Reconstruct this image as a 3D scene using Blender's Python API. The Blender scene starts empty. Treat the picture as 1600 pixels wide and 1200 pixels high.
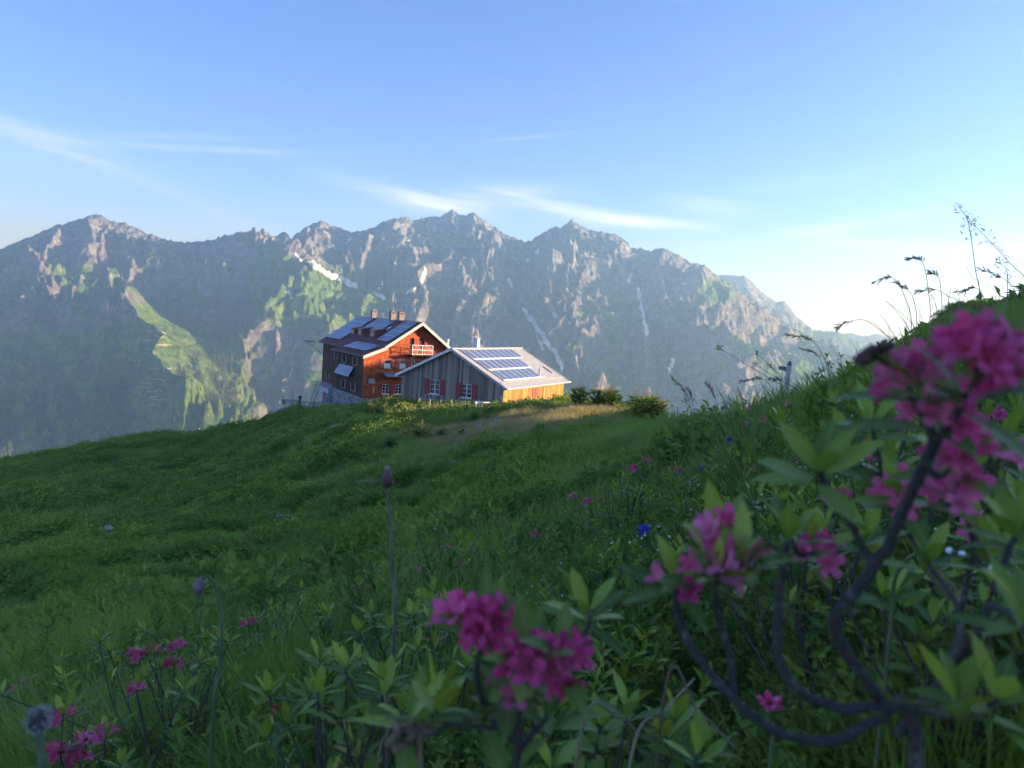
import bpy, bmesh, math, random
import numpy as np
from mathutils import Vector, Matrix, Quaternion

# ------------------------------------------------------------------ camera, sky, sun, exposure
SC = bpy.context.scene
COL = SC.collection
F = 1200.0
PITCH = math.atan(100 / 1200)
ROLL = math.radians(3.8)
_f = np.array([0, math.cos(PITCH), -math.sin(PITCH)])
_r0 = np.array([1.0, 0, 0])
_u0 = np.array([0, math.sin(PITCH), math.cos(PITCH)])
_r = _r0 * math.cos(ROLL) + _u0 * math.sin(ROLL)
_u = -_r0 * math.sin(ROLL) + _u0 * math.cos(ROLL)

cam_d = bpy.data.cameras.new('camera')
cam = bpy.data.objects.new('camera', cam_d)
COL.objects.link(cam)
SC.camera = cam
cam_d.sensor_width = 36
cam_d.lens = 27
cam_d.clip_start = 0.02
cam_d.clip_end = 60000
cam.matrix_world = Matrix(((_r[0], _u[0], -_f[0], 0), (_r[1], _u[1], -_f[1], 0), (_r[2], _u[2], -_f[2], 0), (0, 0, 0, 1)))
cam_d.dof.use_dof = True
cam_d.dof.focus_distance = 55
cam_d.dof.aperture_fstop = 27 / 2.1

SUN_AZ, SUN_EL = 91.0, 9.5        # azimuth clockwise from straight ahead
SC.view_settings.view_transform = 'Standard'
SC.view_settings.look = 'None'
SC.view_settings.gamma = 1
SC.view_settings.use_curve_mapping = False
SC.view_settings.exposure = 1.82
SC.cycles.use_denoising = True
SC.cycles.max_bounces = 8
SC.cycles.use_adaptive_sampling = True
SC.cycles.adaptive_threshold = 0.03
SC.cycles.diffuse_bounces = 6
SC.cycles.transparent_max_bounces = 8
SC.cycles.volume_bounces = 0
SC.cycles.sample_clamp_indirect = 6

_a, _e = math.radians(SUN_AZ), math.radians(SUN_EL)
SUN_DIR = Vector((math.sin(_a) * math.cos(_e), math.cos(_a) * math.cos(_e), math.sin(_e)))
sl = bpy.data.lights.new('sun', 'SUN')
sl.energy = 5.0
sl.angle = math.radians(0.5)
sl.color = (1.0, 0.94, 0.80)
so = bpy.data.objects.new('sun', sl)
COL.objects.link(so)
so.rotation_euler = (-SUN_DIR).to_track_quat('-Z', 'Y').to_euler()
so.location = (60, -10, 40)


def ray(px, py):
    return _f + (px - 800) / F * _r + (600 - py) / F * _u


def at(px, py, Y):
    d = ray(px, py)
    return d * (Y / d[1])


def atd(px, py, D):
    d = ray(px, py)
    return d * (D / np.linalg.norm(d))


def proj(P):
    P = np.asarray(P, float)
    k = P @ _f
    return 800 + F * (P @ _r) / k, 600 - F * (P @ _u) / k


def make_world():
    w = bpy.data.worlds.new('World')
    SC.world = w
    w.use_nodes = True
    nt = w.node_tree
    nt.nodes.clear()
    N = nt.nodes.new
    L = nt.links.new
    out = N('ShaderNodeOutputWorld')
    bg = N('ShaderNodeBackground')
    bg.inputs['Strength'].default_value = 0.15
    sky = N('ShaderNodeTexSky')
    sky.sky_type = 'NISHITA'
    sky.sun_disc = False
    sky.sun_elevation = math.radians(SUN_EL)
    sky.sun_rotation = math.radians(SUN_AZ)
    sky.altitude = 1900
    sky.air_density = 0.75
    sky.dust_density = 1.8
    sky.ozone_density = 2.2
    tc = N('ShaderNodeTexCoord')
    sep = N('ShaderNodeSeparateXYZ')
    L(tc.outputs['Generated'], sep.inputs[0])

    def math_(op, a, b=None, c=None):
        n = N('ShaderNodeMath')
        n.operation = op
        for i, v in enumerate((a, b, c)):
            if v is None:
                continue
            if isinstance(v, (int, float)):
                n.inputs[i].default_value = v
            else:
                L(v, n.inputs[i])
        return n.outputs[0]
    az = math_('ARCTAN2', sep.outputs[0], sep.outputs[1])
    el = math_('ARCSINE', sep.outputs[2])
    comb = N('ShaderNodeCombineXYZ')
    # streaks lie nearly level: stretch the noise along the azimuth
    sl_ = math_('ADD', el, math_('MULTIPLY', az, 0.10))
    L(math_('MULTIPLY', az, 3.0), comb.inputs[0])
    L(math_('MULTIPLY', sl_, 34.0), comb.inputs[1])
    nz = N('ShaderNodeTexNoise')
    nz.inputs['Scale'].default_value = 1.6
    nz.inputs['Detail'].default_value = 10
    nz.inputs['Roughness'].default_value = 0.68
    nz.inputs['Distortion'].default_value = 0.5
    L(comb.outputs[0], nz.inputs['Vector'])
    wisp = N('ShaderNodeMapRange')
    wisp.inputs['From Min'].default_value = 0.40
    wisp.inputs['From Max'].default_value = 0.75
    L(nz.outputs[0], wisp.inputs['Value'])
    # individual cirrus banks: (azimuth, elevation, length, thickness, tilt, strength) in degrees
    total = None
    banks = []
    for (px, py, lx, ly, tl, st) in CLOUDS:
        d = ray(px, py)
        a_ = math.atan2(d[0], d[1])
        e_ = math.asin(d[2] / np.linalg.norm(d))
        banks.append((a_, e_, lx / 1200, ly / 1200, math.radians(tl) + ROLL, st))
    for a_, e_, lx, ly, tl, st in banks:
        da = math_('SUBTRACT', az, a_)
        de = math_('SUBTRACT', el, e_)
        c, s = math.cos(tl), math.sin(tl)
        u = math_('DIVIDE', math_('ADD', math_('MULTIPLY', da, c), math_('MULTIPLY', de, s)), lx)
        v = math_('DIVIDE', math_('SUBTRACT', math_('MULTIPLY', de, c), math_('MULTIPLY', da, s)), ly)
        q = math_('ADD', math_('MULTIPLY', u, u), math_('MULTIPLY', v, v))
        g = math_('MULTIPLY', math_('EXPONENT', math_('MULTIPLY', q, -1.0)), st)
        total = g if total is None else math_('ADD', total, g)
    soft = math_('ADD', math_('MULTIPLY', wisp.outputs[0], 0.85), 0.22)
    m = math_('MULTIPLY', total, soft)
    m = math_('ADD', m, math_('MULTIPLY', wisp.outputs[0], 0.03))
    m = math_('MINIMUM', math_('MULTIPLY', m, 0.48), 0.5)
    mix = N('ShaderNodeMix')
    mix.data_type = 'RGBA'
    L(m, mix.inputs[0])
    L(sky.outputs[0], mix.inputs[6])
    mix.inputs[7].default_value = (7.0, 6.6, 6.3, 1)
    tint = N('ShaderNodeMix')
    tint.data_type = 'RGBA'
    tint.blend_type = 'MULTIPLY'
    tint.inputs[0].default_value = 1.0
    L(mix.outputs[2], tint.inputs[6])
    tint.inputs[7].default_value = (.46, .53, .80, 1)
    L(tint.outputs[2], bg.inputs['Color'])
    L(bg.outputs[0], out.inputs[0])


# cirrus banks: position as seen from here (turned into sky directions), length, thickness, tilt, strength
CLOUDS = [(640, 308, 110, 13, -12, 1.1), (760, 308, 90, 15, 4, .9), (880, 325, 120, 11, -12, .75), (1010, 348, 90, 10, -5, 1.1),
          (1110, 322, 60, 11, -8, .65), (1330, 352, 120, 8, 6, .7), (1260, 385, 150, 12, 0, .5), (1420, 395, 160, 10, 3, .25),
          (300, 232, 160, 5, 1, .42), (80, 222, 130, 16, -14, .38), (170, 262, 170, 9, -20, .3), (250, 213, 120, 5, 3, .22),
          (820, 215, 110, 3, 5, .25), (1240, 285, 130, 12, 6, .18), (30, 250, 90, 22, -10, .2), (1520, 395, 70, 14, 2, .4)]
make_world()

# ------------------------------------------------------------------ helpers
rng = np.random.default_rng(7)
random.seed(7)


def hsh(ix, iy, seed):
    h = (ix.astype(np.int64) * 374761393 + iy.astype(np.int64) * 668265263 + seed * 1274126177) & 0xFFFFFFFF
    h = ((h ^ (h >> 13)) * 1274126177) & 0xFFFFFFFF
    return (h ^ (h >> 16)) & 0xFFFFFFFF


def perlin(x, y, seed=0):
    x = np.asarray(x, float)
    y = np.asarray(y, float)
    ix = np.floor(x)
    iy = np.floor(y)
    fx = x - ix
    fy = y - iy
    ux = fx * fx * fx * (fx * (fx * 6 - 15) + 10)
    uy = fy * fy * fy * (fy * (fy * 6 - 15) + 10)

    def g(dx, dy):
        a = hsh(ix + dx, iy + dy, seed) * (2 * math.pi / 4294967296.0)
        return np.cos(a) * (fx - dx) + np.sin(a) * (fy - dy)
    a = g(0, 0) * (1 - ux) + g(1, 0) * ux
    b = g(0, 1) * (1 - ux) + g(1, 1) * ux
    return (a * (1 - uy) + b * uy) * 1.5


def fbm(x, y, oct=4, seed=0, gain=.5):
    s = 0
    a = 1.0
    for o in range(oct):
        s = s + a * perlin(x * 2 ** o, y * 2 ** o, seed + o * 17)
        a *= gain
    return s


def ridged(x, y, oct=4, seed=0, gain=.5):
    s = 0
    a = 1.0
    for o in range(oct):
        s = s + a * (1 - 2 * np.abs(perlin(x * 2 ** o, y * 2 ** o, seed + o * 17)))
        a *= gain
    return s / 1.6


def sstep(a, b, x):
    t = np.clip((x - a) / (b - a), 0, 1)
    return t * t * (3 - 2 * t)


# ---- materials
class NT:
    def __init__(self, name):
        self.m = bpy.data.materials.new(name)
        self.m.use_nodes = True
        self.t = self.m.node_tree
        self.b = self.t.nodes['Principled BSDF']
        self.out = self.t.nodes['Material Output']

    def n(self, kind, **kw):
        x = self.t.nodes.new(kind)
        for k, v in kw.items():
            if k in x.inputs.keys():
                x.inputs[k].default_value = v
            else:
                setattr(x, k, v)
        return x

    def l(self, a, b):
        self.t.links.new(a, b)

    def noise(self, scale, detail=4, rough=.55, vec=None, dist=0):
        x = self.n('ShaderNodeTexNoise', Scale=scale, Detail=detail, Roughness=rough, Distortion=dist)
        if vec is not None:
            self.l(vec, x.inputs['Vector'])
        return x.outputs[0]

    def ramp(self, fac, stops):
        x = self.n('ShaderNodeValToRGB')
        el = x.color_ramp.elements
        while len(el) < len(stops):
            el.new(.5)
        for e, (p, c) in zip(el, stops):
            e.position = p
            e.color = (*c, 1)
        self.l(fac, x.inputs[0])
        return x.outputs[0]

    def mix(self, fac, a, b, mode='MIX'):
        x = self.n('ShaderNodeMix', data_type='RGBA', blend_type=mode)
        for i, v in ((0, fac), (6, a), (7, b)):
            if isinstance(v, (int, float)):
                x.inputs[i].default_value = v
            elif isinstance(v, tuple):
                x.inputs[i].default_value = (*v, 1)
            else:
                self.l(v, x.inputs[i])
        return x.outputs[2]

    def math(self, op, a, b=0.0):
        x = self.n('ShaderNodeMath', operation=op)
        for i, v in enumerate((a, b)):
            if isinstance(v, (int, float)):
                x.inputs[i].default_value = v
            else:
                self.l(v, x.inputs[i])
        return x.outputs[0]

    def attr(self, name):
        return self.n('ShaderNodeAttribute', attribute_name=name)

    def coord(self, which='Object', scale=None):
        o = self.n('ShaderNodeTexCoord').outputs[which]
        if scale:
            mp = self.n('ShaderNodeMapping')
            mp.inputs['Scale'].default_value = scale
            self.l(o, mp.inputs['Vector'])
            return mp.outputs[0]
        return o

    def bump(self, h, strength=.5, dist=.02):
        x = self.n('ShaderNodeBump', Strength=strength, Distance=dist)
        self.l(h, x.inputs['Height'])
        self.l(x.outputs[0], self.b.inputs['Normal'])

    def base(self, c):
        if isinstance(c, tuple):
            self.b.inputs['Base Color'].default_value = (*c, 1)
        else:
            self.l(c, self.b.inputs['Base Color'])

    def set(self, **kw):
        for k, v in kw.items():
            self.b.inputs[k.replace('_', ' ')].default_value = v


def simple(name, col, rough=.7, var=.25, scale=8.0, metallic=0.0, spec=.5, bump=0.0):
    t = NT(name)
    f = t.noise(scale, 5, .6, t.coord('Object'))
    lo = tuple(c * (1 - var) for c in col)
    hi = tuple(min(1, c * (1 + var)) for c in col)
    t.base(t.ramp(f, [(.3, lo), (.7, hi)]))
    t.set(Roughness=rough, Metallic=metallic)
    t.b.inputs['Specular IOR Level'].default_value = spec
    if bump:
        t.bump(f, bump, .01)
    return t.m


# ---- objects
ORD = ['first', 'second', 'third', 'fourth', 'fifth', 'sixth', 'seventh', 'eighth', 'ninth', 'tenth', 'eleventh', 'twelfth', 'thirteenth', 'fourteenth', 'fifteenth', 'sixteenth', 'seventeenth', 'eighteenth',
       'nineteenth', 'twentieth', 'twenty-first', 'twenty-second', 'twenty-third', 'twenty-fourth', 'twenty-fifth', 'twenty-sixth', 'twenty-seventh', 'twenty-eighth', 'twenty-ninth', 'thirtieth', 'thirty-first',
       'thirty-second', 'thirty-third', 'thirty-fourth']


def mesh_obj(name, verts, faces, mat=None, parent=None, smooth=False, mats=None, mi=None):
    me = bpy.data.meshes.new(name)
    me.from_pydata([tuple(v) for v in verts], [], [tuple(f) for f in faces])
    if mats:
        for m in mats:
            me.materials.append(m)
        if mi is not None:
            me.polygons.foreach_set('material_index', np.array(mi, np.int32))
    elif mat:
        me.materials.append(mat)
    if smooth:
        me.polygons.foreach_set('use_smooth', np.ones(len(me.polygons), bool))
    me.update()
    o = bpy.data.objects.new(name, me)
    COL.objects.link(o)
    if parent:
        o.parent = parent
    return o


def grid_obj(name, P, mat, smooth=True, attrs=None, wrap=False):
    """P: (rows, cols, 3)"""
    R, C = P.shape[:2]
    i = np.arange(R * C).reshape(R, C)
    q = np.stack([i[:-1, :-1], i[:-1, 1:], i[1:, 1:], i[1:, :-1]], -1).reshape(-1, 4)
    me = bpy.data.meshes.new(name)
    me.vertices.add(R * C)
    me.vertices.foreach_set('co', P.reshape(-1).astype(np.float32))
    me.loops.add(len(q) * 4)
    me.loops.foreach_set('vertex_index', q.reshape(-1).astype(np.int32))
    me.polygons.add(len(q))
    me.polygons.foreach_set('loop_start', np.arange(0, len(q) * 4, 4, dtype=np.int32))
    me.polygons.foreach_set('loop_total', np.full(len(q), 4, np.int32))
    me.update(calc_edges=True)
    me.polygons.foreach_set('use_smooth', np.full(len(q), smooth, bool))
    for k, v in (attrs or {}).items():
        a = me.attributes.new(k, 'FLOAT', 'POINT')
        a.data.foreach_set('value', v.reshape(-1).astype(np.float32))
    me.materials.append(mat)
    o = bpy.data.objects.new(name, me)
    COL.objects.link(o)
    return o


def empty(name, loc, rz=0.0):
    o = bpy.data.objects.new(name, None)
    COL.objects.link(o)
    o.location = loc
    o.rotation_euler = (0, 0, rz)
    o.empty_display_size = .2
    return o


def tag(o, label=None, cat=None, group=None, kind=None):
    if label:
        o['label'] = label
    if cat:
        o['category'] = cat
    if group:
        o['group'] = group
    if kind:
        o['kind'] = kind
    return o


class MB:
    """collects boxes, bars and tubes; build() links them as ONE mesh object"""

    def __init__(self):
        self.v = []
        self.f = []

    def add(self, verts, faces):
        n = len(self.v)
        self.v += [tuple(v) for v in verts]
        self.f += [tuple(i + n for i in f) for f in faces]
        return self

    def box(self, a, b):
        (x0, y0, z0), (x1, y1, z1) = a, b
        x0, x1 = sorted((x0, x1))
        y0, y1 = sorted((y0, y1))
        z0, z1 = sorted((z0, z1))
        return self.add([(x0, y0, z0), (x1, y0, z0), (x1, y1, z0), (x0, y1, z0), (x0, y0, z1), (x1, y0, z1), (x1, y1, z1), (x0, y1, z1)],
                        [(0, 3, 2, 1), (4, 5, 6, 7), (0, 1, 5, 4), (1, 2, 6, 5), (2, 3, 7, 6), (3, 0, 4, 7)])

    def obox(self, o, X, Y, Z):
        """box with corner o and edge vectors X, Y, Z"""
        o, X, Y, Z = (np.array(q, float) for q in (o, X, Y, Z))
        if np.dot(np.cross(X, Y), Z) < 0:
            X, Y = Y, X
        c = [o, o + X, o + X + Y, o + Y]
        return self.add(c + [q + Z for q in c], [(0, 3, 2, 1), (4, 5, 6, 7), (0, 1, 5, 4), (1, 2, 6, 5), (2, 3, 7, 6), (3, 0, 4, 7)])

    def tube(self, pts, rad, n=6, cap=True):
        pts = [np.array(p, float) for p in pts]
        if not hasattr(rad, '__len__'):
            rad = [rad] * len(pts)
        base = len(self.v)
        up = np.array([.31, .17, .93])
        for i, p in enumerate(pts):
            t = pts[min(i + 1, len(pts) - 1)] - pts[max(i - 1, 0)]
            t = t / (np.linalg.norm(t) + 1e-12)
            a = np.cross(t, up)
            if np.linalg.norm(a) < .05:
                a = np.cross(t, [1, 0, 0])
            a /= np.linalg.norm(a)
            b = np.cross(t, a)
            for k in range(n):
                w = 2 * math.pi * k / n
                self.v.append(tuple(p + rad[i] * (math.cos(w) * a + math.sin(w) * b)))
        for i in range(len(pts) - 1):
            for k in range(n):
                k2 = (k + 1) % n
                self.f.append((base + i * n + k, base + i * n + k2, base + (i + 1) * n + k2, base + (i + 1) * n + k))
        if cap:
            self.f.append(tuple(base + k for k in range(n))[::-1])
            self.f.append(tuple(base + (len(pts) - 1) * n + k for k in range(n)))
        return self

    def build(self, name, mat, parent=None, smooth=False):
        return mesh_obj(name, self.v, self.f, mat, parent, smooth)


def spline(pts, n=8):
    """Catmull-Rom through pts"""
    P = [np.array(p, float) for p in pts]
    if len(P) < 3:
        return [P[0] + (P[1] - P[0]) * t for t in np.linspace(0, 1, n)]
    P = [2 * P[0] - P[1]] + P + [2 * P[-1] - P[-2]]
    out = []
    for i in range(1, len(P) - 2):
        for k in range(n):
            t = k / n
            a, b, c, d = P[i - 1:i + 3]
            out.append(.5 * ((2 * b) + (c - a) * t + (2 * a - 5 * b + 4 * c - d) * t * t + (3 * b - a - 3 * c + d) * t ** 3))
    out.append(P[-2])
    return out


# ------------------------------------------------------------------ near terrain (one sheet, camera at the origin)
def build_tps():
    cols = {  # photo column: [(distance, row of the ground there)] ; rows give the real slope of the hill
        0: [(130, 733), (100, 745), (55, 800), (22, 900), (11, 1000), (6, 1062), (3, 1130), (2, 1260)],
        300: [(110, 697), (70, 740), (40, 800), (17, 900), (9, 980), (5, 1012), (3.5, 1030), (2.3, 1120), (1.5, 1230)],
        450: [(85, 648), (50, 720), (30, 800), (16, 900), (7, 985), (4, 992), (2.5, 1080)],
        565: [(82, 642), (72, 645), (60, 651), (42, 700), (30, 760), (17, 850), (8, 930), (4.5, 948), (2.5, 1020), (1.2, 1230)],
        785: [(72, 636), (60, 645), (52, 651), (32, 700), (20, 760), (10, 822), (5, 855), (2.5, 960), (1, 1230), (.5, 1700)],
        1000: [(48, 651), (38, 670), (24, 700), (13, 740), (6, 772), (3, 855), (1.2, 1060)],
        1065: [(34, 661), (18, 690), (9, 735)],
        1130: [(20, 668), (9, 712), (5, 752), (2.5, 850), (1, 1182)],
        1230: [(8, 660), (4, 712), (2, 828), (1, 1128)],
        1350: [(6, 630), (3, 690), (1.5, 824), (.8, 1166)],
        1450: [(30, 585), (15, 570), (9, 578), (5, 592), (2.5, 680), (1.5, 783), (.9, 1023), (.6, 1300)],
        1600: [(30, 562), (18, 540), (9, 556), (4.5, 580), (2.5, 650), (1.5, 729), (.9, 980), (.5, 1410)],
    }
    T, Y = [], []

    def put(az, r, e):
        T.append((az * 2.2, math.log(r)))
        Y.append(e)
    for px, lst in cols.items():
        for r, py in lst:
            d = ray(px, py)
            h = math.hypot(d[0], d[1])
            put(math.atan2(d[0], d[1]), r, d[2] / h)
    for px, lst in {0: [(180, -55), (1, -.95)], 300: [(150, -42), (200, -75)], 450: [(120, -32), (1.2, -.8)], 565: [(100, -15), (135, -38)], 785: [(90, -14), (125, -36)],
                    1000: [(60, -9.5), (90, -27), (130, -50)], 1130: [(34, -6.5), (60, -16), (110, -40)], 1230: [(14, -2.4), (30, -5.5), (60, -13), (110, -38)],
                    1350: [(12, -.75), (25, -2.2), (45, -6), (70, -13), (120, -38)], 1450: [(45, -4.2), (70, -11), (120, -34)], 1600: [(45, -4.2), (70, -10), (120, -28)]}.items():
        for r, z in lst:
            d = ray(px, 600)
            put(math.atan2(d[0], d[1]), r, z / r)
    for azd, lst in {-50: [(1, -1.1), (3, -2.3), (10, -6), (40, -18), (100, -36), (180, -70)], -90: [(1, -1.1), (4, -3), (20, -11), (100, -45)],
                     45: [(.5, -.36), (1, -.28), (2, -.12), (4, .12), (8, .55), (15, 1.2), (25, 1.0), (40, -3.4), (60, -8.5), (110, -24)],
                     60: [(1, 0), (4, .8), (10, 2.4), (20, 4.4), (40, 5.0), (60, 2.0), (110, -6)],
                     90: [(1, .05), (4, .9), (10, 2.6), (20, 5.2), (40, 9), (80, 13), (160, 12)],
                     130: [(1, 0), (4, .7), (20, 4.6), (80, 12), (160, 16)], -140: [(1, -.6), (10, -2), (80, -15)], 170: [(1, -.3), (10, .8), (80, 4)]}.items():
        for r, z in lst:
            put(math.radians(azd), r, z / r)
    for azd in (-120, -50, 0, 30, 60, 120):
        put(math.radians(azd), .25, -.55 / .25)
    T = np.array(T)
    Y = np.array(Y)
    n = len(T)
    D = np.linalg.norm(T[:, None] - T[None], axis=-1)
    K = np.where(D > 0, D * D * np.log(D + 1e-12), 0) + np.eye(n) * .004
    Pm = np.c_[np.ones(n), T]
    A = np.block([[K, Pm], [Pm.T, np.zeros((3, 3))]])
    w = np.linalg.solve(A, np.r_[Y, 0, 0, 0])
    return T, w


TPS_T, TPS_W = build_tps()
SHADE_KNOLL = 5.0  # top of the knoll added to shade the hut's foot


def dry_sunlit_mask(X, Y):
    # pale dry sward right of the barn, widened to paint in the sunlit strips
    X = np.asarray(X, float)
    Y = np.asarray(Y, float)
    m = np.exp(-(((X - 11) / 15) ** 2 + ((Y - 40.5) / 7.5) ** 2)) * 1.8 + .8 * np.exp(-(((X + 7) / 4.5) ** 2 + ((Y - 55) / 4) ** 2))  # second patch colours the sunlit strip between hut and barn as hay
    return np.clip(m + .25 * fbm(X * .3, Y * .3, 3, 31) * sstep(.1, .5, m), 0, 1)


def ground_z(x, y, detail=True):
    x = np.asarray(x, float)
    y = np.asarray(y, float)
    sh = x.shape
    x = x.ravel()
    y = y.ravel()
    r = np.maximum(np.hypot(x, y), .2)
    q = np.c_[np.arctan2(x, y) * 2.2, np.log(r)]
    e = TPS_W[-3] + q @ TPS_W[-2:]
    for i in range(0, len(TPS_T)):
        d2 = ((q - TPS_T[i]) ** 2).sum(1)
        e = e + TPS_W[i] * .5 * d2 * np.log(d2 + 1e-12)
    z = e * r
    # an unseen knoll, added far to the right behind the near bank, keeps the low sun off the foot of the house
    z = z + (SHADE_KNOLL - z) * np.exp(-((((x - 54) / 13) ** 2 + ((y - 83.5) / 9.0) ** 2) ** 3))
    if detail:
        k = sstep(6, 18, r) * (1 - sstep(60, 90, r) * .4)
        hut = np.clip(np.exp(-(((x + 8) / 16) ** 2 + ((y - 76) / 14) ** 2)) + .85 * np.exp(-(((x - 8) / 12) ** 2 + ((y - 44) / 7) ** 2)), 0, 1)
        z = z + k * (1 - hut) * (.28 * fbm(x * .16, y * .16, 3, 5) + .16 * fbm((x * .62 + y * .78) * .25, (-x * .78 + y * .62) * .8, 3, 9))
        uu, vv = x * .62 + y * .78, -x * .78 + y * .62
        z = z + k * (1 - hut) * .42 * np.abs(perlin(uu / 2.3 + .3 * perlin(x, y, 12), vv / 1.15, 14)) * (1 - dry_sunlit_mask(x, y))
        z = z + (1 - k) * .035 * fbm(x * 1.5, y * 1.5, 2, 3)
    return z.reshape(sh)


def gz(x, y):
    return float(ground_z(np.array([x]), np.array([y]))[0])


def ground_hit(px, py, r0=.6, r1=140):
    """first point where the sight line meets the hillside"""
    d = ray(px, py)
    d = d / math.hypot(d[0], d[1])
    r = np.geomspace(r0, r1, 400)
    h = r * d[2] - ground_z(r * d[0], r * d[1])
    i = np.argmax(h < 0) if (h < 0).any() else len(r) - 1
    rr = r[i]
    return np.array([rr * d[0], rr * d[1], gz(rr * d[0], rr * d[1])])


def mat_ground():
    t = NT('hillside turf')
    co = t.coord('Object')
    a = t.noise(.22, 5, .6, co)
    b = t.noise(2.6, 6, .65, co)
    c = t.noise(.06, 3, .5, co)
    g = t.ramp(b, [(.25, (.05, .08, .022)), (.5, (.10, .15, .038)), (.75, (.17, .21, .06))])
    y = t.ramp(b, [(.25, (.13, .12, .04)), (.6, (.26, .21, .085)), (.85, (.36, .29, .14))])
    dry = t.attr('dry').outputs['Fac']  # dry sward together with the painted sunlit strips
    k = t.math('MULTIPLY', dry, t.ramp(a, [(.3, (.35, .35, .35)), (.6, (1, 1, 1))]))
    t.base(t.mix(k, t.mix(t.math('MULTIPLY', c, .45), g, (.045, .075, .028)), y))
    t.set(Roughness=.95)
    t.b.inputs['Specular IOR Level'].default_value = .15
    t.bump(b, .8, .12)
    return t.m


M_GROUND = mat_ground()


def build_ground():
    rr = np.geomspace(.22, 190, 480)
    az = np.radians(np.r_[np.linspace(-178, -48, 40)[:-1], np.linspace(-48, 48, 420)[:-1], np.linspace(48, 178, 60)])
    A, R = np.meshgrid(az, rr)
    X = R * np.sin(A)
    Y = R * np.cos(A)
    Z = ground_z(X, Y)
    dry = dry_sunlit_mask(X, Y)
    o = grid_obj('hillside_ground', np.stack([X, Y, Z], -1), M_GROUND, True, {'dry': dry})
    tag(o, 'green alpine hillside falling away to the left below the hut', None, None, 'structure')
    return o


build_ground()

# ------------------------------------------------------------------ mountains across the valley
SKY_MAIN = [(-260, 470), (-120, 432), (-40, 408), (0, 392), (40, 376), (90, 355), (130, 345), (150, 338), (163, 344), (178, 350), (195, 352), (215, 362), (235, 372), (260, 380), (300, 383), (340, 377),
            (375, 368), (400, 372), (430, 373), (445, 367), (455, 376), (480, 357), (500, 349), (520, 356), (548, 366), (575, 362), (600, 350), (632, 341), (645, 348), (665, 343),
            (690, 341), (708, 330), (720, 341), (740, 337), (760, 350), (790, 370), (815, 379), (830, 379), (850, 366), (868, 357), (876, 361), (892, 346), (905, 355), (920, 363),
            (940, 366), (965, 370), (975, 376), (985, 388), (1015, 396), (1035, 390), (1060, 402), (1080, 414), (1100, 418), (1120, 434), (1150, 455), (1180, 474), (1215, 502),
            (1260, 527), (1300, 545), (1345, 580), (1400, 640), (1500, 700), (1700, 780)]
SKY_TWO = [(1000, 480), (1080, 445), (1125, 432), (1165, 434), (1178, 446), (1190, 458), (1213, 475), (1226, 472), (1245, 497), (1270, 518), (1310, 521), (1345, 542), (1400, 565), (1500, 590), (1700, 640)]
SKY_FAR = [(1240, 545), (1290, 528), (1330, 521), (1350, 527), (1370, 523), (1400, 531), (1450, 527), (1520, 534), (1600, 531), (1750, 545)]


def sky_to_polar(lst):
    a, e = [], []
    for px, py in lst:
        d = ray(px, py)
        a.append(math.atan2(d[0], d[1]))
        e.append(d[2] / math.hypot(d[0], d[1]))
    return np.array(a), np.array(e)


def az_of(px, py=500):
    d = ray(px, py)
    return math.atan2(d[0], d[1])


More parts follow.
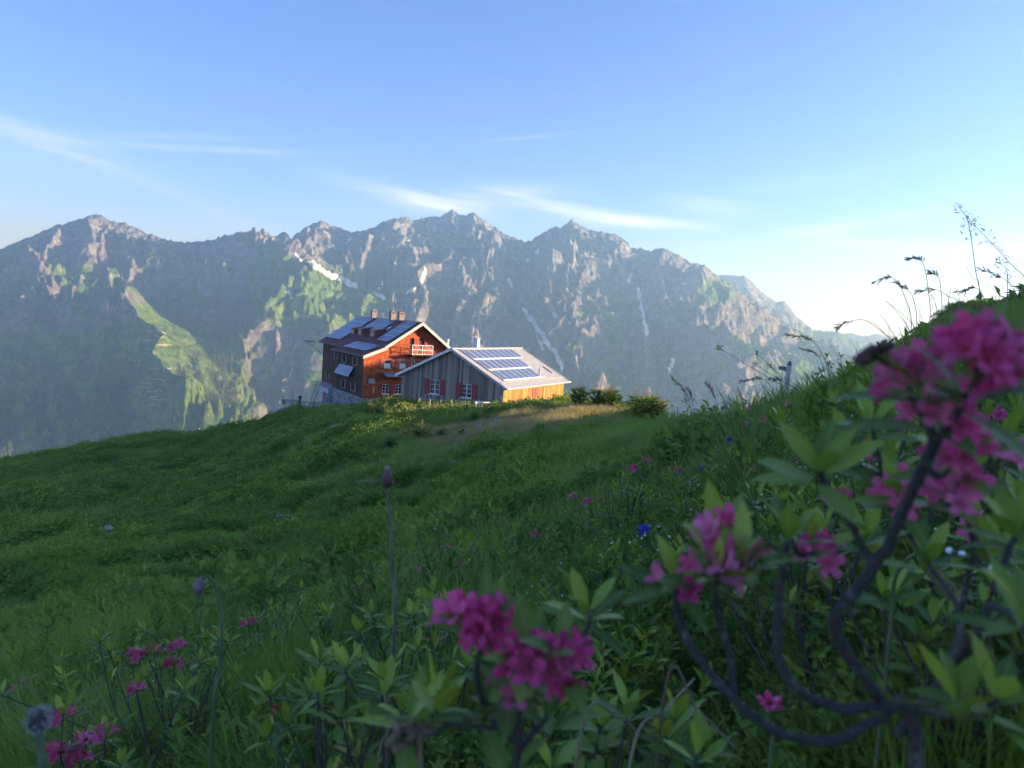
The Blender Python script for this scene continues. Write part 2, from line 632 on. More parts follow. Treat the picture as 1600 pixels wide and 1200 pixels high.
class Range:
    def __init__(self, sky, R, rb, zb, seed, spurs=(), amp=1.0):
        self.a, self.e = sky_to_polar(sky)
        self.R, self.rb, self.zb, self.seed, self.spurs, self.amp = R, rb, zb, seed, spurs, amp

    def z(self, A, Q):
        """A azimuth, Q 0 at the crest, 1 at the foot"""
        R = self.Rad(A)
        rb = self.rb
        r = R - Q * (R - rb)
        e = np.interp(A, self.a, self.e)
        zr = e * R
        am = A * R
        d = Q * 1700
        jag = (9 * ridged(am / 75, d / 220 + 7, 3, self.seed + 3) + 5 * perlin(am / 22, d / 60, self.seed + 4)) * self.amp
        zb = np.interp(A, [az_of(0), az_of(700), az_of(1300)], self.zb)
        prof = np.where(Q > 0, 1.32 * Q - .32 * np.minimum(Q, 1.3) ** 2, 0)
        z = zr + (zb - zr) * prof
        z = np.where(Q < 0, zr + Q * (R - rb) * .75, z)
        zplain = z
        wa = am + 110 * fbm(am / 420, d / 520, 3, self.seed + 11)
        env = sstep(0, .28, Q)
        z = z + self.amp * env * 165 * (ridged((wa + .35 * d) / 520, d / 1000, 5, self.seed + 21, .55) - .35)
        z = z + self.amp * sstep(0, .10, Q) * 60 * (ridged(wa / 150, d / 300, 4, self.seed + 31, .6) - .2) * (1 - .45 * sstep(.55, 1, Q))
        z = z + self.amp * 9 * ridged(am / 40 + d / 90, d / 75, 3, self.seed + 41, .6)
        z = z + jag * (1 - sstep(.0, .12, np.abs(Q)))
        tt = (z + .22 * am + 70 * fbm(am / 240, d / 240, 3, self.seed + 51)) / 46
        fr = tt - np.floor(tt)
        z = z + self.amp * 11 * (fr ** 3 - .25) * sstep(0, .1, Q) * sstep(-.3, .3, fbm(am / 300, d / 300, 2, self.seed + 55))
        m5 = sstep(az_of(165), az_of(205), A) * (1 - sstep(az_of(345), az_of(410), A)) * sstep(.48, .62, Q) * (1 - sstep(1.05, 1.2, Q)) if self.spurs else 0
        z = z + (zplain - z) * .9 * m5
        for pts, amp, w in self.spurs:
            qs = [p[1] for p in pts]
            ac = np.interp(Q, qs, [az_of(p[0]) for p in pts])
            wob = 60 * fbm(d / 260, am * 0 + self.seed, 3, self.seed + 61)
            dd = (A - ac) * r + wob
            en = sstep(qs[0] - .05, qs[0] + .22, Q) * (1 - sstep(qs[-1], qs[-1] + .35, Q))
            if isinstance(w, tuple):                         # steep on one side, long gentle flank on the other
                w = np.where(dd < 0, w[0], w[1])
            z = z + amp * en * (1.15 * np.exp(-np.abs(dd) / w) - .25 * np.exp(-(dd / (2.6 * w)) ** 2))
        return z, r

    def Rad(self, A):
        if callable(self.R):
            return self.R(A)
        return np.full_like(np.asarray(A, float), self.R)

    def build(self, name, mat, a0, a1, nc, q):
        az = np.linspace(a0, a1, nc)
        A, Q = np.meshgrid(az, q)
        Z, r = self.z(A, Q)
        P = np.stack([r * np.sin(A), r * np.cos(A), Z], -1)
        du = np.gradient(P, axis=1)
        dv = np.gradient(P, axis=0)
        n = np.cross(du, dv)
        n /= np.linalg.norm(n, axis=-1, keepdims=True) + 1e-9
        nz = np.abs(n[..., 2])
        self.P, self.A, self.Q, self.nz = P, A, Q, nz
        k = P @ _f
        px = 800 + F * (P @ _r) / k
        py = 600 - F * (P @ _u) / k
        self.px, self.py = px, py
        nb = nz.copy()
        ker = np.ones(9) / 9
        nb = np.apply_along_axis(lambda v: np.convolve(np.pad(v, 4, mode='edge'), ker, 'valid'), 0, nb)
        nb = np.apply_along_axis(lambda v: np.convolve(np.pad(v, 4, mode='edge'), ker, 'valid'), 1, nb)
        q0, q1 = np.quantile(nb, .35), np.quantile(nb, .75)
        veg = sstep(q0, q1, nb + .07 * fbm(P[..., 0] / 160, P[..., 1] / 160, 4, 5))
        veg = veg * (.12 + .88 * sstep(330, -60, P[..., 2] + 110 * fbm(P[..., 0] / 300, P[..., 1] / 300, 3, 8)))
        snow = np.zeros_like(nz)
        if name == 'mountain_range':
            green = np.exp(-(((px - 500) / 95) ** 2 + ((py - 465) / 48) ** 2)) * 1.3 + np.exp(-(((px - 250) / 85) ** 2 + ((py - 590) / 95) ** 2)) * 1.4 + np.exp(-(((px - 330) / 70) ** 2 + ((py - 630) / 80) ** 2)) * 1.1 \
                + np.exp(-(((px - 425) / 30) ** 2 + ((py - 425) / 45) ** 2)) + .8 * np.exp(-(((px - 1120) / 40) ** 2 + ((py - 455) / 25) ** 2)) \
                + .7 * np.exp(-(((px - 1250) / 70) ** 2 + ((py - 590) / 50) ** 2)) + .9 * sstep(260, 120, px) * sstep(480, 560, py)
            veg = np.clip(np.maximum(veg, np.clip(green, 0, 1) * sstep(q0 - .45, q0 - .12, nb + .06 * fbm(P[..., 0] / 90, P[..., 1] / 90, 3, 15))), 0, 1)
            for pl, w in SNOW:
                for (x0, y0), (x1, y1) in zip(pl[:-1], pl[1:]):
                    t = np.clip(((px - x0) * (x1 - x0) + (py - y0) * (y1 - y0)) / ((x1 - x0) ** 2 + (y1 - y0) ** 2 + 1e-6), 0, 1)
                    dd = np.hypot(px - x0 - t * (x1 - x0), py - y0 - t * (y1 - y0)) + 2.4 * fbm(px / 9, py / 9, 3, 77)
                    snow = np.maximum(snow, sstep(w, w * .45, dd))
        o = grid_obj(name, P, mat, True, {'veg': veg, 'snow': snow})
        return o

    def hit(self, px, py):
        """point of the slope seen along a sight line (found on the built grid)"""
        d2 = (self.px - px) ** 2 + (self.py - py) ** 2
        ok = d2 < 9
        if not ok.any():
            i = np.argmin(d2)
            return self.P.reshape(-1, 3)[i]
        rr = np.where(ok, np.hypot(self.P[..., 0], self.P[..., 1]), 1e9)
        return self.P.reshape(-1, 3)[np.argmin(rr)]


SNOW = [([(488, 412), (512, 428), (535, 436), (556, 447)], 5.5), ([(462, 398), (470, 405)], 3.5), ([(585, 458), (600, 466)], 4), ([(818, 484), (832, 502), (846, 522), (858, 540), (872, 558), (878, 575)], 4.2),
        ([(838, 522), (848, 545)], 2.2), ([(998, 453), (1002, 478), (1007, 500), (1010, 520)], 3.6), ([(664, 420), (660, 440)], 3), ([(636, 458), (650, 448)], 2.5), ([(986, 428), (982, 442)], 3),
        ([(1052, 562), (1046, 576)], 4), ([(795, 435), (800, 448)], 2.5), ([(840, 392), (822, 408)], 2.2), ([(548, 372), (540, 382)], 2), ([(780, 384), (790, 390)], 2), ([(866, 490), (868, 496)], 3),
        ([(885, 500), (890, 503)], 2.5), ([(450, 455), (456, 465)], 2.5), ([(598, 442), (592, 452)], 2)]


def mat_mountain(name, vegk=1.0):
    t = NT(name)
    co = t.coord('Object')
    n1 = t.noise(.006, 7, .62, co)
    n2 = t.noise(.028, 7, .62, co)
    st = t.n('ShaderNodeTexNoise', Scale=1.0, Detail=6, Roughness=.65)
    mp = t.n('ShaderNodeMapping')
    mp.inputs['Scale'].default_value = (.004, .004, .05)
    mp.inputs['Rotation'].default_value = (.25, .35, 0)
    t.l(co, mp.inputs['Vector'])
    t.l(mp.outputs[0], st.inputs['Vector'])
    rock = t.ramp(n2, [(.34, (.045, .05, .054)), (.50, (.145, .155, .155)), (.68, (.34, .345, .33))])
    rock = t.mix(t.ramp(st.outputs[0], [(.42, (0, 0, 0)), (.60, (.75, .75, .75))]), rock, (.085, .085, .088))
    rock = t.mix(t.ramp(n1, [(.4, (0, 0, 0)), (.65, (.55, .55, .55))]), rock, (.19, .195, .195))
    grass = t.ramp(n2, [(.34, (.030, .075, .018)), (.52, (.085, .16, .034)), (.68, (.18, .25, .06))])
    v = t.attr('veg').outputs['Fac']
    k = t.ramp(t.math('ADD', t.math('MULTIPLY', v, vegk), t.math('MULTIPLY', t.math('SUBTRACT', n2, .5), .9)), [(.32, (0, 0, 0)), (.58, (1, 1, 1))])
    c = t.mix(k, rock, grass)
    s = t.attr('snow').outputs['Fac']
    c = t.mix(t.ramp(s, [(.35, (0, 0, 0)), (.6, (1, 1, 1))]), c, (.80, .80, .80))
    t.base(c)
    t.set(Roughness=.95)
    t.b.inputs['Specular IOR Level'].default_value = .1
    h = t.math('ADD', n2, t.math('MULTIPLY', st.outputs[0], .7))
    t.bump(h, 1.0, 22.0)
    return t.m


M_MTN = mat_mountain('limestone and alpine grass')
M_MTN2 = mat_mountain('distant limestone', .8)


def R_main(A):
    return np.interp(A, [az_of(-200), az_of(150), az_of(400), az_of(700), az_of(900), az_of(1300)], [5000, 5000, 4500, 4700, 4450, 4300])


MAIN = Range(SKY_MAIN, R_main, 2900, [-640, -560, -430], 100, [
    ([(388, 0.02), (425, .2), (465, .40), (490, .6)], 250, 330),
    ([(185, .50), (188, .6), (205, .75), (245, .92), (290, 1.1)], 420, (170, 560)),
    ([(150, .02), (110, .3), (40, .6), (-40, .9)], 130, 260),
    ([(240, .05), (215, .25), (190, .45)], 130, 150),
    ([(600, .02), (625, .25), (650, .5), (640, .8)], 90, 150),
    ([(735, .02), (760, .25), (775, .45), (740, .8)], 120, 150),
    ([(892, .02), (905, .3), (900, .6), (930, .9)], 80, 140),
    ([(1060, .05), (1110, .3), (1140, .55), (1180, .9)], 120, 190),
    ([(1180, .1), (1230, .5), (1290, .9)], 80, 150)])
_q = np.r_[np.linspace(-.35, 0, 14)[:-1], np.linspace(0, 1.12, 330)[:-1], np.linspace(1.12, 2.0, 24)]
MTN = MAIN.build('mountain_range', M_MTN, az_of(-150), az_of(1720), 960, _q)
tag(MTN, 'rugged grey limestone mountain range with green slopes and snow patches across the valley', None, None, 'structure')
TWO = Range(SKY_TWO, 6400, 4600, [-300, -300, -420], 300)
tag(TWO.build('mountain_spur', M_MTN2, az_of(1000), az_of(1720), 300, np.r_[np.linspace(-.3, 0, 8)[:-1], np.linspace(0, 1.4, 110)]),
    'flat-topped bluish mountain shoulder behind the right end of the main range', None, None, 'structure')
FAR = Range(SKY_FAR, 8200, 6600, [-300, -300, -500], 500, (), .7)
tag(FAR.build('distant_ridge', M_MTN2, az_of(1240), az_of(1720), 140, np.r_[np.linspace(-.3, 0, 6)[:-1], np.linspace(0, 1.5, 50)]),
    'pale blue farthest ridge low on the right horizon', None, None, 'structure')
# the valley floor below, reaching past everything
vf = mesh_obj('valley_floor', [(-9500, -800, -1150), (9500, -800, -1150), (9500, 9600, -1150), (-9500, 9600, -1150)], [(0, 1, 2, 3)],
              simple('valley meadow', (.06, .095, .035), .95, .4, .004))
tag(vf, 'deep green valley floor hidden below the hillside', None, None, 'structure')


# ------------------------------------------------------------------ haze
def build_haze():
    mb = MB().box((-9800, -1000, -1200), (9800, 9800, 760))
    m = bpy.data.materials.new('valley haze')
    m.use_nodes = True
    nt = m.node_tree
    nt.nodes.clear()
    out = nt.nodes.new('ShaderNodeOutputMaterial')
    pv = nt.nodes.new('ShaderNodeVolumePrincipled')
    pv.inputs['Color'].default_value = (.33, .63, 1.0, 1)
    pv.inputs['Absorption Color'].default_value = (1, 1, 1, 1)
    pv.inputs['Density'].default_value = 1.8e-4
    pv.inputs['Density Attribute'].default_value = ''
    pv.inputs['Temperature Attribute'].default_value = ''
    pv.inputs['Anisotropy'].default_value = 0.4
    m.cycles.homogeneous_volume = True
    nt.links.new(pv.outputs[0], out.inputs['Volume'])
    o = mb.build('haze', m)
    tag(o, 'thin blue morning haze filling the valley', None, None, 'stuff')


build_haze()

# ------------------------------------------------------------------ building materials
def mat_shingle():
    t = NT('weathered red-brown shingles')
    co = t.coord('Object')
    br = t.n('ShaderNodeTexBrick', Scale=1.0)
    br.offset = .5
    br.inputs['Mortar Size'].default_value = .012
    br.inputs['Brick Width'].default_value = .10
    br.inputs['Row Height'].default_value = .13
    br.inputs['Color1'].default_value = (.2, .2, .2, 1)
    br.inputs['Color2'].default_value = (.9, .9, .9, 1)
    br.inputs['Mortar'].default_value = (0, 0, 0, 1)
    mp = t.n('ShaderNodeMapping')
    mp.inputs['Rotation'].default_value = (math.radians(-90), 0, 0)
    t.l(co, mp.inputs['Vector'])
    t.l(mp.outputs[0], br.inputs['Vector'])
    n = t.noise(2.2, 6, .7, co)
    n2 = t.noise(9, 4, .7, co)
    c = t.ramp(t.math('ADD', t.math('MULTIPLY', br.outputs[0], .55), t.math('MULTIPLY', n2, .45)),
               [(.22, (.05, .011, .005)), (.40, (.30, .045, .012)), (.64, (.66, .125, .025))])
    c = t.mix(t.ramp(n, [(.45, (0, 0, 0)), (.7, (.45, .45, .45))]), c, (.58, .19, .03))
    t.base(c)
    t.set(Roughness=.8)
    t.bump(br.outputs[0], .9, .05)
    return t.m


def mat_boards(name, lo, mid, hi, rough=.85):
    t = NT(name)
    g = t.n('ShaderNodeNewGeometry')
    co = t.coord('Object', (6, 6, .35))
    n = t.noise(1.6, 6, .65, co)
    f = t.math('ADD', t.math('MULTIPLY', g.outputs['Random Per Island'], .55), t.math('MULTIPLY', n, .55))
    t.base(t.ramp(f, [(.2, lo), (.5, mid), (.85, hi)]))
    t.set(Roughness=rough)
    t.bump(n, .4, .01)
    return t.m


def mat_stone():
    t = NT('rubble stone masonry')
    co = t.coord('Object', (1, 1, 1.5))
    v = t.n('ShaderNodeTexVoronoi', Scale=2.4)
    t.l(co, v.inputs['Vector'])
    e = t.n('ShaderNodeTexVoronoi', Scale=2.4, feature='DISTANCE_TO_EDGE')
    t.l(co, e.inputs['Vector'])
    c = t.ramp(v.outputs['Color'], [(.2, (.12, .12, .118)), (.8, (.30, .295, .285))])
    c = t.mix(t.ramp(e.outputs[0], [(.0, (1, 1, 1)), (.08, (0, 0, 0))]), c, (.27, .265, .255))
    t.base(c)
    t.set(Roughness=.9)
    t.bump(e.outputs[0], .6, .05)
    return t.m


M_SHINGLE = mat_shingle()
M_DARKWOOD = mat_boards('dark weathered timber', (.014, .007, .005), (.042, .020, .013), (.11, .050, .03))
M_SOFFIT = simple('dark soffit boards', (.05, .03, .022), .85)
M_STONE = mat_stone()
M_PLASTER = simple('grey white plaster', (.46, .46, .45), .9, .2, 3)
M_CREAM = simple('cream painted rake boards', (.58, .52, .42), .6, .12, 4)
M_WHITE = simple('white paint', (.78, .77, .74), .55, .08, 6)
M_REDROOF = simple('red brown roof metal', (.19, .065, .055), .42, .25, 1.2)
M_REDSHUT = simple('red shutters', (.34, .035, .04), .6, .2, 6)
M_PINKSHUT = simple('faded red shutters', (.42, .10, .07), .65, .2, 6)
M_BROWNSHUT = simple('faded brown shutters', (.26, .15, .12), .8, .25, 6)
M_GREYWOOD = mat_boards('silver grey larch boards', (.11, .09, .07), (.24, .20, .15), (.38, .33, .25))
M_HONEY = mat_boards('honey coloured larch boards', (.22, .085, .016), (.36, .155, .034), (.47, .235, .065))
M_TIN = simple('light grey roof sheet', (.40, .40, .39), .45, .12, 2)
M_STEEL = simple('galvanised steel', (.50, .51, .53), .4, .2, 5, .7)
M_BRICK = simple('plastered chimney', (.26, .205, .175), .9, .3, 3)
M_DARKMETAL = simple('dark metal', (.05, .05, .055), .5, .2, 5)
M_OLDWOOD = simple('old grey bench wood', (.27, .24, .21), .85, .3, 7)
M_PLANK = simple('sawn light planks', (.50, .38, .25), .8, .2, 5)


def mat_glass():
    t = NT('window glass')
    t.base((.025, .03, .035))
    t.set(Roughness=.06)
    t.b.inputs['Specular IOR Level'].default_value = .7
    return t.m


def mat_cells():
    t = NT('solar cells')
    co = t.coord('Object')
    br = t.n('ShaderNodeTexBrick', Scale=1.0)
    br.offset = 0
    br.inputs['Mortar Size'].default_value = .006
    br.inputs['Brick Width'].default_value = .165
    br.inputs['Row Height'].default_value = .165
    br.inputs['Color1'].default_value = (.055, .085, .165, 1)
    br.inputs['Color2'].default_value = (.075, .11, .20, 1)
    br.inputs['Mortar'].default_value = (.20, .25, .34, 1)
    t.l(co, br.inputs['Vector'])
    t.base(br.outputs[0])
    t.set(Roughness=.3)
    t.b.inputs['Specular IOR Level'].default_value = .55
    return t.m


M_FRAME = simple('anodised panel frame', (.55, .58, .62), .5, .08, 4)
M_GLASS = mat_glass()
M_CELL = mat_cells()
M_CURTAIN = simple('white curtain', (.72, .70, .66), .9, .08, 10)


def panel_mesh(w, h):
    mb = MB()
    th, fr = .045, .05
    mb.box((0, 0, 0), (w, fr, th)).box((0, h - fr, 0), (w, h, th)).box((0, fr, 0), (fr, h - fr, th)).box((w - fr, fr, 0), (w, h - fr, th))
    nf = len(mb.f)
    mb.box((fr, fr, .004), (w - fr, h - fr, th - .006))
    me = bpy.data.meshes.new('solar_panel')
    me.from_pydata(mb.v, [], mb.f)
    me.materials.append(M_FRAME)
    me.materials.append(M_CELL)
    me.polygons.foreach_set('material_index', np.array([0] * nf + [1] * (len(mb.f) - nf), np.int32))
    me.update()
    return me


def frame_matrix(o, X, Y):
    X = Vector(X).normalized()
    Y = Vector(Y).normalized()
    Z = X.cross(Y)
    return Matrix(((X.x, Y.x, Z.x, o[0]), (X.y, Y.y, Z.y, o[1]), (X.z, Y.z, Z.z, o[2]), (0, 0, 0, 1)))


def panels(parent, origin, along, down, a0, a1, d0, d1, nc, nr, lift, gap=.03):
    """nr x nc panels on a roof plane; along x down must point OUT of the roof"""
    w = (a1 - a0) / nc - gap
    h = (d1 - d0) / nr - gap
    me = panel_mesh(w, h)
    al = Vector(along).normalized()
    dn = Vector(down).normalized()
    nrm = al.cross(dn)
    if nrm.z < 0:                                            # keep the glass side up
        al, nrm = -al, -nrm
        a0, a1 = -a1, -a0
    for i in range(nc):
        for j in range(nr):
            p = Vector(origin) + al * (a0 + i * (a1 - a0) / nc) + dn * (d0 + j * (d1 - d0) / nr) + nrm * lift
            o = bpy.data.objects.new('solar_panel', me)
            COL.objects.link(o)
            o.parent = parent
            o.matrix_basis = frame_matrix(p, al, dn)


def wall(name, O, S, N, prof, zb, holes, mat, parent, depth=.16):
    """vertical wall: prof = [(s, ztop)..] along S from O; N points outward; holes are true openings with reveals"""
    O, S, N = np.array(O, float), np.array(S, float), np.array(N, float)
    mb = MB()
    ss = sorted(set([p[0] for p in prof] + [v for h in holes for v in h[:2]]))
    ps, pz = [p[0] for p in prof], [p[1] for p in prof]
    flip = np.dot(np.cross(S, [0, 0, 1]), N) < 0

    def quad(a, b, c, d):
        mb.add([a, b, c, d], [(3, 2, 1, 0) if flip else (0, 1, 2, 3)])

    def P(s, z, dn=0.0):
        return O + S * s + np.array([0, 0, z]) - N * dn
    for s0, s1 in zip(ss[:-1], ss[1:]):
        t0, t1 = np.interp(s0 + 1e-6, ps, pz), np.interp(s1 - 1e-6, ps, pz)
        hs = sorted([h for h in holes if h[0] <= s0 + 1e-6 and h[1] >= s1 - 1e-6], key=lambda h: h[2])
        z = zb
        for h in hs:
            quad(P(s0, z), P(s1, z), P(s1, h[2]), P(s0, h[2]))
            z = h[3]
        quad(P(s0, z), P(s1, z), P(s1, t1), P(s0, t0))
    for s0, s1, z0, z1 in holes:
        quad(P(s0, z0), P(s1, z0), P(s1, z0, depth), P(s0, z0, depth))
        quad(P(s0, z1, depth), P(s1, z1, depth), P(s1, z1), P(s0, z1))
        quad(P(s0, z0), P(s0, z0, depth), P(s0, z1, depth), P(s0, z1))
        quad(P(s1, z0, depth), P(s1, z0), P(s1, z1), P(s1, z1, depth))
    return mb.build(name, mat, parent)


def window(parent, O, S, N, s0, s1, z0, z1, shut=None, shw=None, cross=True, frame=None, curtain=False, sill=True, ds=.07, thick=.05):
    O, S, N = np.array(O, float), np.array(S, float), np.array(N, float)
    Z = np.array([0, 0, 1.0])

    def B(mb, a, b, c, d, n0, n1):
        mb.obox(O + S * a + Z * c + N * n0, S * (b - a), Z * (d - c), N * (n1 - n0))
    fm = MB()
    B(fm, s0, s1, z0, z0 + thick, -ds - .05, -ds)
    B(fm, s0, s1, z1 - thick, z1, -ds - .05, -ds)
    B(fm, s0, s0 + thick, z0 + thick, z1 - thick, -ds - .05, -ds)
    B(fm, s1 - thick, s1, z0 + thick, z1 - thick, -ds - .05, -ds)
    if cross:
        c = (s0 + s1) / 2
        B(fm, c - thick * .6, c + thick * .6, z0 + thick, z1 - thick, -ds - .045, -ds + .01)
        for k in (1, 2):
            zz = z0 + (z1 - z0) * k / 3
            B(fm, s0 + thick, c - thick * .6, zz - .015, zz + .015, -ds - .04, -ds - .004)
            B(fm, c + thick * .6, s1 - thick, zz - .015, zz + .015, -ds - .04, -ds - .004)
    w = fm.build('window', frame or M_WHITE, parent)
    pm = MB()
    B(pm, s0 + thick, s1 - thick, z0 + thick, z1 - thick, -ds - .036, -ds - .028)
    pm.build('pane', M_GLASS, w)
    if curtain:
        cm = MB()
        B(cm, s0 + thick, s1 - thick, z0 + thick, z0 + (z1 - z0) * .55, -ds - .026, -ds - .020)
        cm.build('curtain', M_CURTAIN, w)
    if sill:
        sm = MB()
        B(sm, s0 - .06, s1 + .06, z0 - .07, z0 - .005, -.04, .09)
        sm.build('sill', frame or M_WHITE, w)
    if shut:
        sw = shw or (s1 - s0) / 2
        for a, b in ((s0 - sw - .02, s0 - .02), (s1 + .02, s1 + .02 + sw)):
            m = MB()
            n = 4
            for k in range(n):
                B(m, a + (b - a) * k / n + .006, a + (b - a) * (k + 1) / n - .006, z0 - .03, z1 + .03, .02, .05)
            B(m, a + .02, b - .02, z0 + .12, z0 + .2, .05, .066)
            B(m, a + .02, b - .02, z1 - .2, z1 - .12, .05, .066)
            m.build('shutter', shut, parent)
    return w


def boards(name, O, S, N, prof, zb, holes, mat, parent, bw=.19):
    """vertical cladding boards, each its own little box, joined into one part"""
    O, S, N = np.array(O, float), np.array(S, float), np.array(N, float)
    Z = np.array([0, 0, 1.0])
    mb = MB()
    ps, pz = [p[0] for p in prof], [p[1] for p in prof]
    s = ps[0]
    while s < ps[-1] - .02:
        w = bw * random.uniform(.75, 1.2)
        e = min(s + w, ps[-1])
        m = (s + e) / 2
        top = float(np.interp(m, ps, pz))
        segs = [(zb, top)]
        for h0, h1, z0, z1 in holes:
            if h0 < m < h1:
                segs = [(zb, z0), (z1, top)]
        pr = random.uniform(.0, .018)
        for a, b in segs:
            t0, t1 = (np.interp(s, ps, pz), np.interp(e, ps, pz)) if b == top else (b, b)
            q = [O + S * (s + .004) + Z * a + N * .002, O + S * (e - .004) + Z * a + N * .002, O + S * (e - .004) + Z * t1 + N * .002, O + S * (s + .004) + Z * t0 + N * .002]
            q2 = [v + N * (.02 + pr) for v in q]
            f = [(4, 5, 6, 7), (0, 4, 7, 3), (5, 1, 2, 6), (7, 6, 2, 3), (0, 1, 5, 4)]
            if np.dot(np.cross(S, Z), N) < 0:
                f = [g[::-1] for g in f]
            mb.add(q + q2, f)
        s = e
    o = mb.build(name, mat, parent)
    o['kind'] = 'stuff'
    return o


def slab(mb, p0, p1, axis, a0, a1, th):
    """sloping roof slab from ridge p0 to eave p1 (points in the cross plane), along axis a0..a1"""
    A = np.array(axis, float)
    p0, p1 = np.array(p0, float), np.array(p1, float)
    c = [p0 + A * a0, p0 + A * a1, p1 + A * a1, p1 + A * a0]
    d = [q - np.array([0, 0, th]) for q in c]
    f = [(0, 1, 2, 3), (7, 6, 5, 4), (0, 4, 5, 1), (1, 5, 6, 2), (2, 6, 7, 3), (3, 7, 4, 0)]
    n = np.cross(c[1] - c[0], c[2] - c[1])
    if n[2] < 0:
        f = [g[::-1] for g in f]
    mb.add(c + d, f)
    return mb


# ------------------------------------------------------------------ the mountain hut
def build_house():
    C = at(564, 650, 80.0)
    H = empty('mountain_hut', C, math.radians(30))
    tag(H, 'tall red-brown shingled mountain hut with solar panels on its red metal roof', 'mountain hut')
    GO, GS, GN = (0, 0, 0), (1, 0, 0), (0, -1, 0)          # gable wall plane
    LO, LS, LN = (0, 0, 0), (0, 1, 0), (-1, 0, 0)          # left wall plane
    MO = (1.4, 0, 0)                                         # main left wall, set back
    gw = [(2.27, 3.02, 5.16, 5.99), (4.0, 4.76, 5.13, 6.04), (6.05, 6.8, 5.13, 6.04)]
    gl = [(2.2, 2.92, 2.36, 3.38), (3.66, 4.4, 2.36, 3.38), (6.0, 6.75, 2.36, 3.38)]
    gd = [(4.98, 5.5, 6.74, 8.42), (6.12, 6.72, 6.74, 8.45)]
    wall('gable_wall', GO, GS, GN, [(0, 6.12), (2.04, 7.08), (6.08, 9.9), (9.4, 7.4)], 1.9, gw + gl + gd, M_SHINGLE, H)
    for h in gw:
        window(H, GO, GS, GN, *h, shut=M_PINKSHUT, shw=.42, cross=False, frame=M_CREAM, curtain=True)
    for h in gl:
        window(H, GO, GS, GN, *h, shut=M_REDSHUT, shw=.36, cross=True, frame=M_WHITE)
    for h in gd:                                             # balcony doors, one leaf folded back
        o = np.array([h[0], 0, 0])
        MB().box((h[0], .12, h[2]), (h[1], .16, h[3])).build('balcony_door', M_DARKWOOD, H)
        MB().box((h[1] + .03, -.06, h[2] + .75), (h[1] + .36, -.02, h[3])).build('shutter', M_REDSHUT, H)
    lw = [(9.3, 10.0, 5.35, 6.0 - .03), (6.1, 7.0, 5.1, 6.0), (2.3, 3.2, 5.15, 6.0)]
    ll = [(6.0, 7.0, 2.3, 3.2), (2.5, 3.5, 2.35, 3.22)]
    wall('side_wall', LO, LS, LN, [(0, 6.12), (10.6, 6.12)], 1.9, lw + ll, M_DARKWOOD, H)
    for h in lw + ll:
        window(H, LO, LS, LN, *h, shut=M_BROWNSHUT, shw=.42, cross=False, frame=M_OLDWOOD)
    lm = [(13.4, 14.2, 2.35, 3.05), (16.9, 17.7, 2.35, 3.05)]
    wall('side_wall', MO, LS, LN, [(10.4, 6.75), (20, 6.75)], 1.7, lm, M_DARKWOOD, H)
    for h in lm:
        window(H, MO, LS, LN, *h, shut=M_BROWNSHUT, shw=.45, cross=False, frame=M_OLDWOOD)
    wall('side_wall', (0, 10.6, 0), (1, 0, 0), (0, 1, 0), [(0, 6.12), (1.4, 6.7)], 1.7, [], M_DARKWOOD, H)
    wall('side_wall', (9.4, 0, 0), (0, 1, 0), (1, 0, 0), [(0, 7.3), (20, 7.3)], 1.7, [], M_DARKWOOD, H)
    wall('gable_wall', (0, 20, 0), (1, 0, 0), (0, 1, 0), [(1.4, 6.75), (6.08, 9.9), (9.4, 7.4)], 1.7, [], M_DARKWOOD, H)
    MB().box((.05, .05, -2.5), (9.35, 10.55, 1.9)).build('stone_base', M_STONE, H)
    MB().box((1.45, 10.55, -2.5), (9.35, 19.95, 1.7)).build('stone_base', M_STONE, H)
    # plastered porch with a red door, rounded stone buttress beside it
    MB().box((.75, 14.6, -2.5), (1.44, 19.4, 1.25)).build('porch', M_PLASTER, H)
    d = MB().box((.70, 15.6, -1.0), (.76, 16.8, .75)).build('door', M_REDSHUT, H)
    MB().box((.66, 15.72, -.15), (.70, 15.80, -.05)).build('door_handle', M_DARKMETAL, d)
    mb = MB()
    mb.tube([(.75, 13.1, -2.5), (.8, 13.1, -.4), (.95, 13.1, .55), (1.2, 13.1, .9)], [1.25, 1.2, .95, .35], 14)
    mb.build('buttress', M_STONE, H, True)
    MB().box((-.03, 8.1, -1.0), (.06, 9.3, .35)).build('cellar_opening', M_DARKMETAL, H)
    # roof
    A = (0, 1, 0)
    RD, EL, ER = (6.08, 0, 10.15), (1.0, 0, 6.715), (9.95, 0, 7.27)
    mb = MB()
    slab(mb, RD, EL, A, -.78, 20.7, .10)
    slab(mb, RD, ER, A, -.78, 20.7, .10)
    roof = mb.build('roof', M_REDROOF, H)
    mb = MB()
    slab(mb, (2.35, 0, 7.43), (-.32, 0, 6.36), A, -.78, 10.9, .10)
    roof2 = mb.build('lean_to_roof', M_REDROOF, H)
    mb = MB()
    slab(mb, (6.08, 0, 10.04), (1.1, 0, 6.67), A, -.70, 20.6, .12)
    slab(mb, (6.08, 0, 10.04), (9.85, 0, 7.235), A, -.70, 20.6, .12)
    slab(mb, (2.2, 0, 7.26), (-.22, 0, 6.29), A, -.70, 10.8, .10)
    mb.build('soffit', M_SOFFIT, H)
    # white rake boards
    for p, q in (((6.08, 10.17), (1.95, 7.36)), ((6.08, 10.17), (9.97, 7.27)), ((2.2, 7.40), (-.36, 6.36))):
        m = MB()
        a = np.array([p[0], -.86, p[1]])
        b = np.array([q[0], -.86, q[1]])
        m.obox(a - [0, 0, .30], b - a, [0, .075, 0], [0, 0, .34])
        m.build('rake_board', M_CREAM, H)
    # standing seams
    sm = MB()
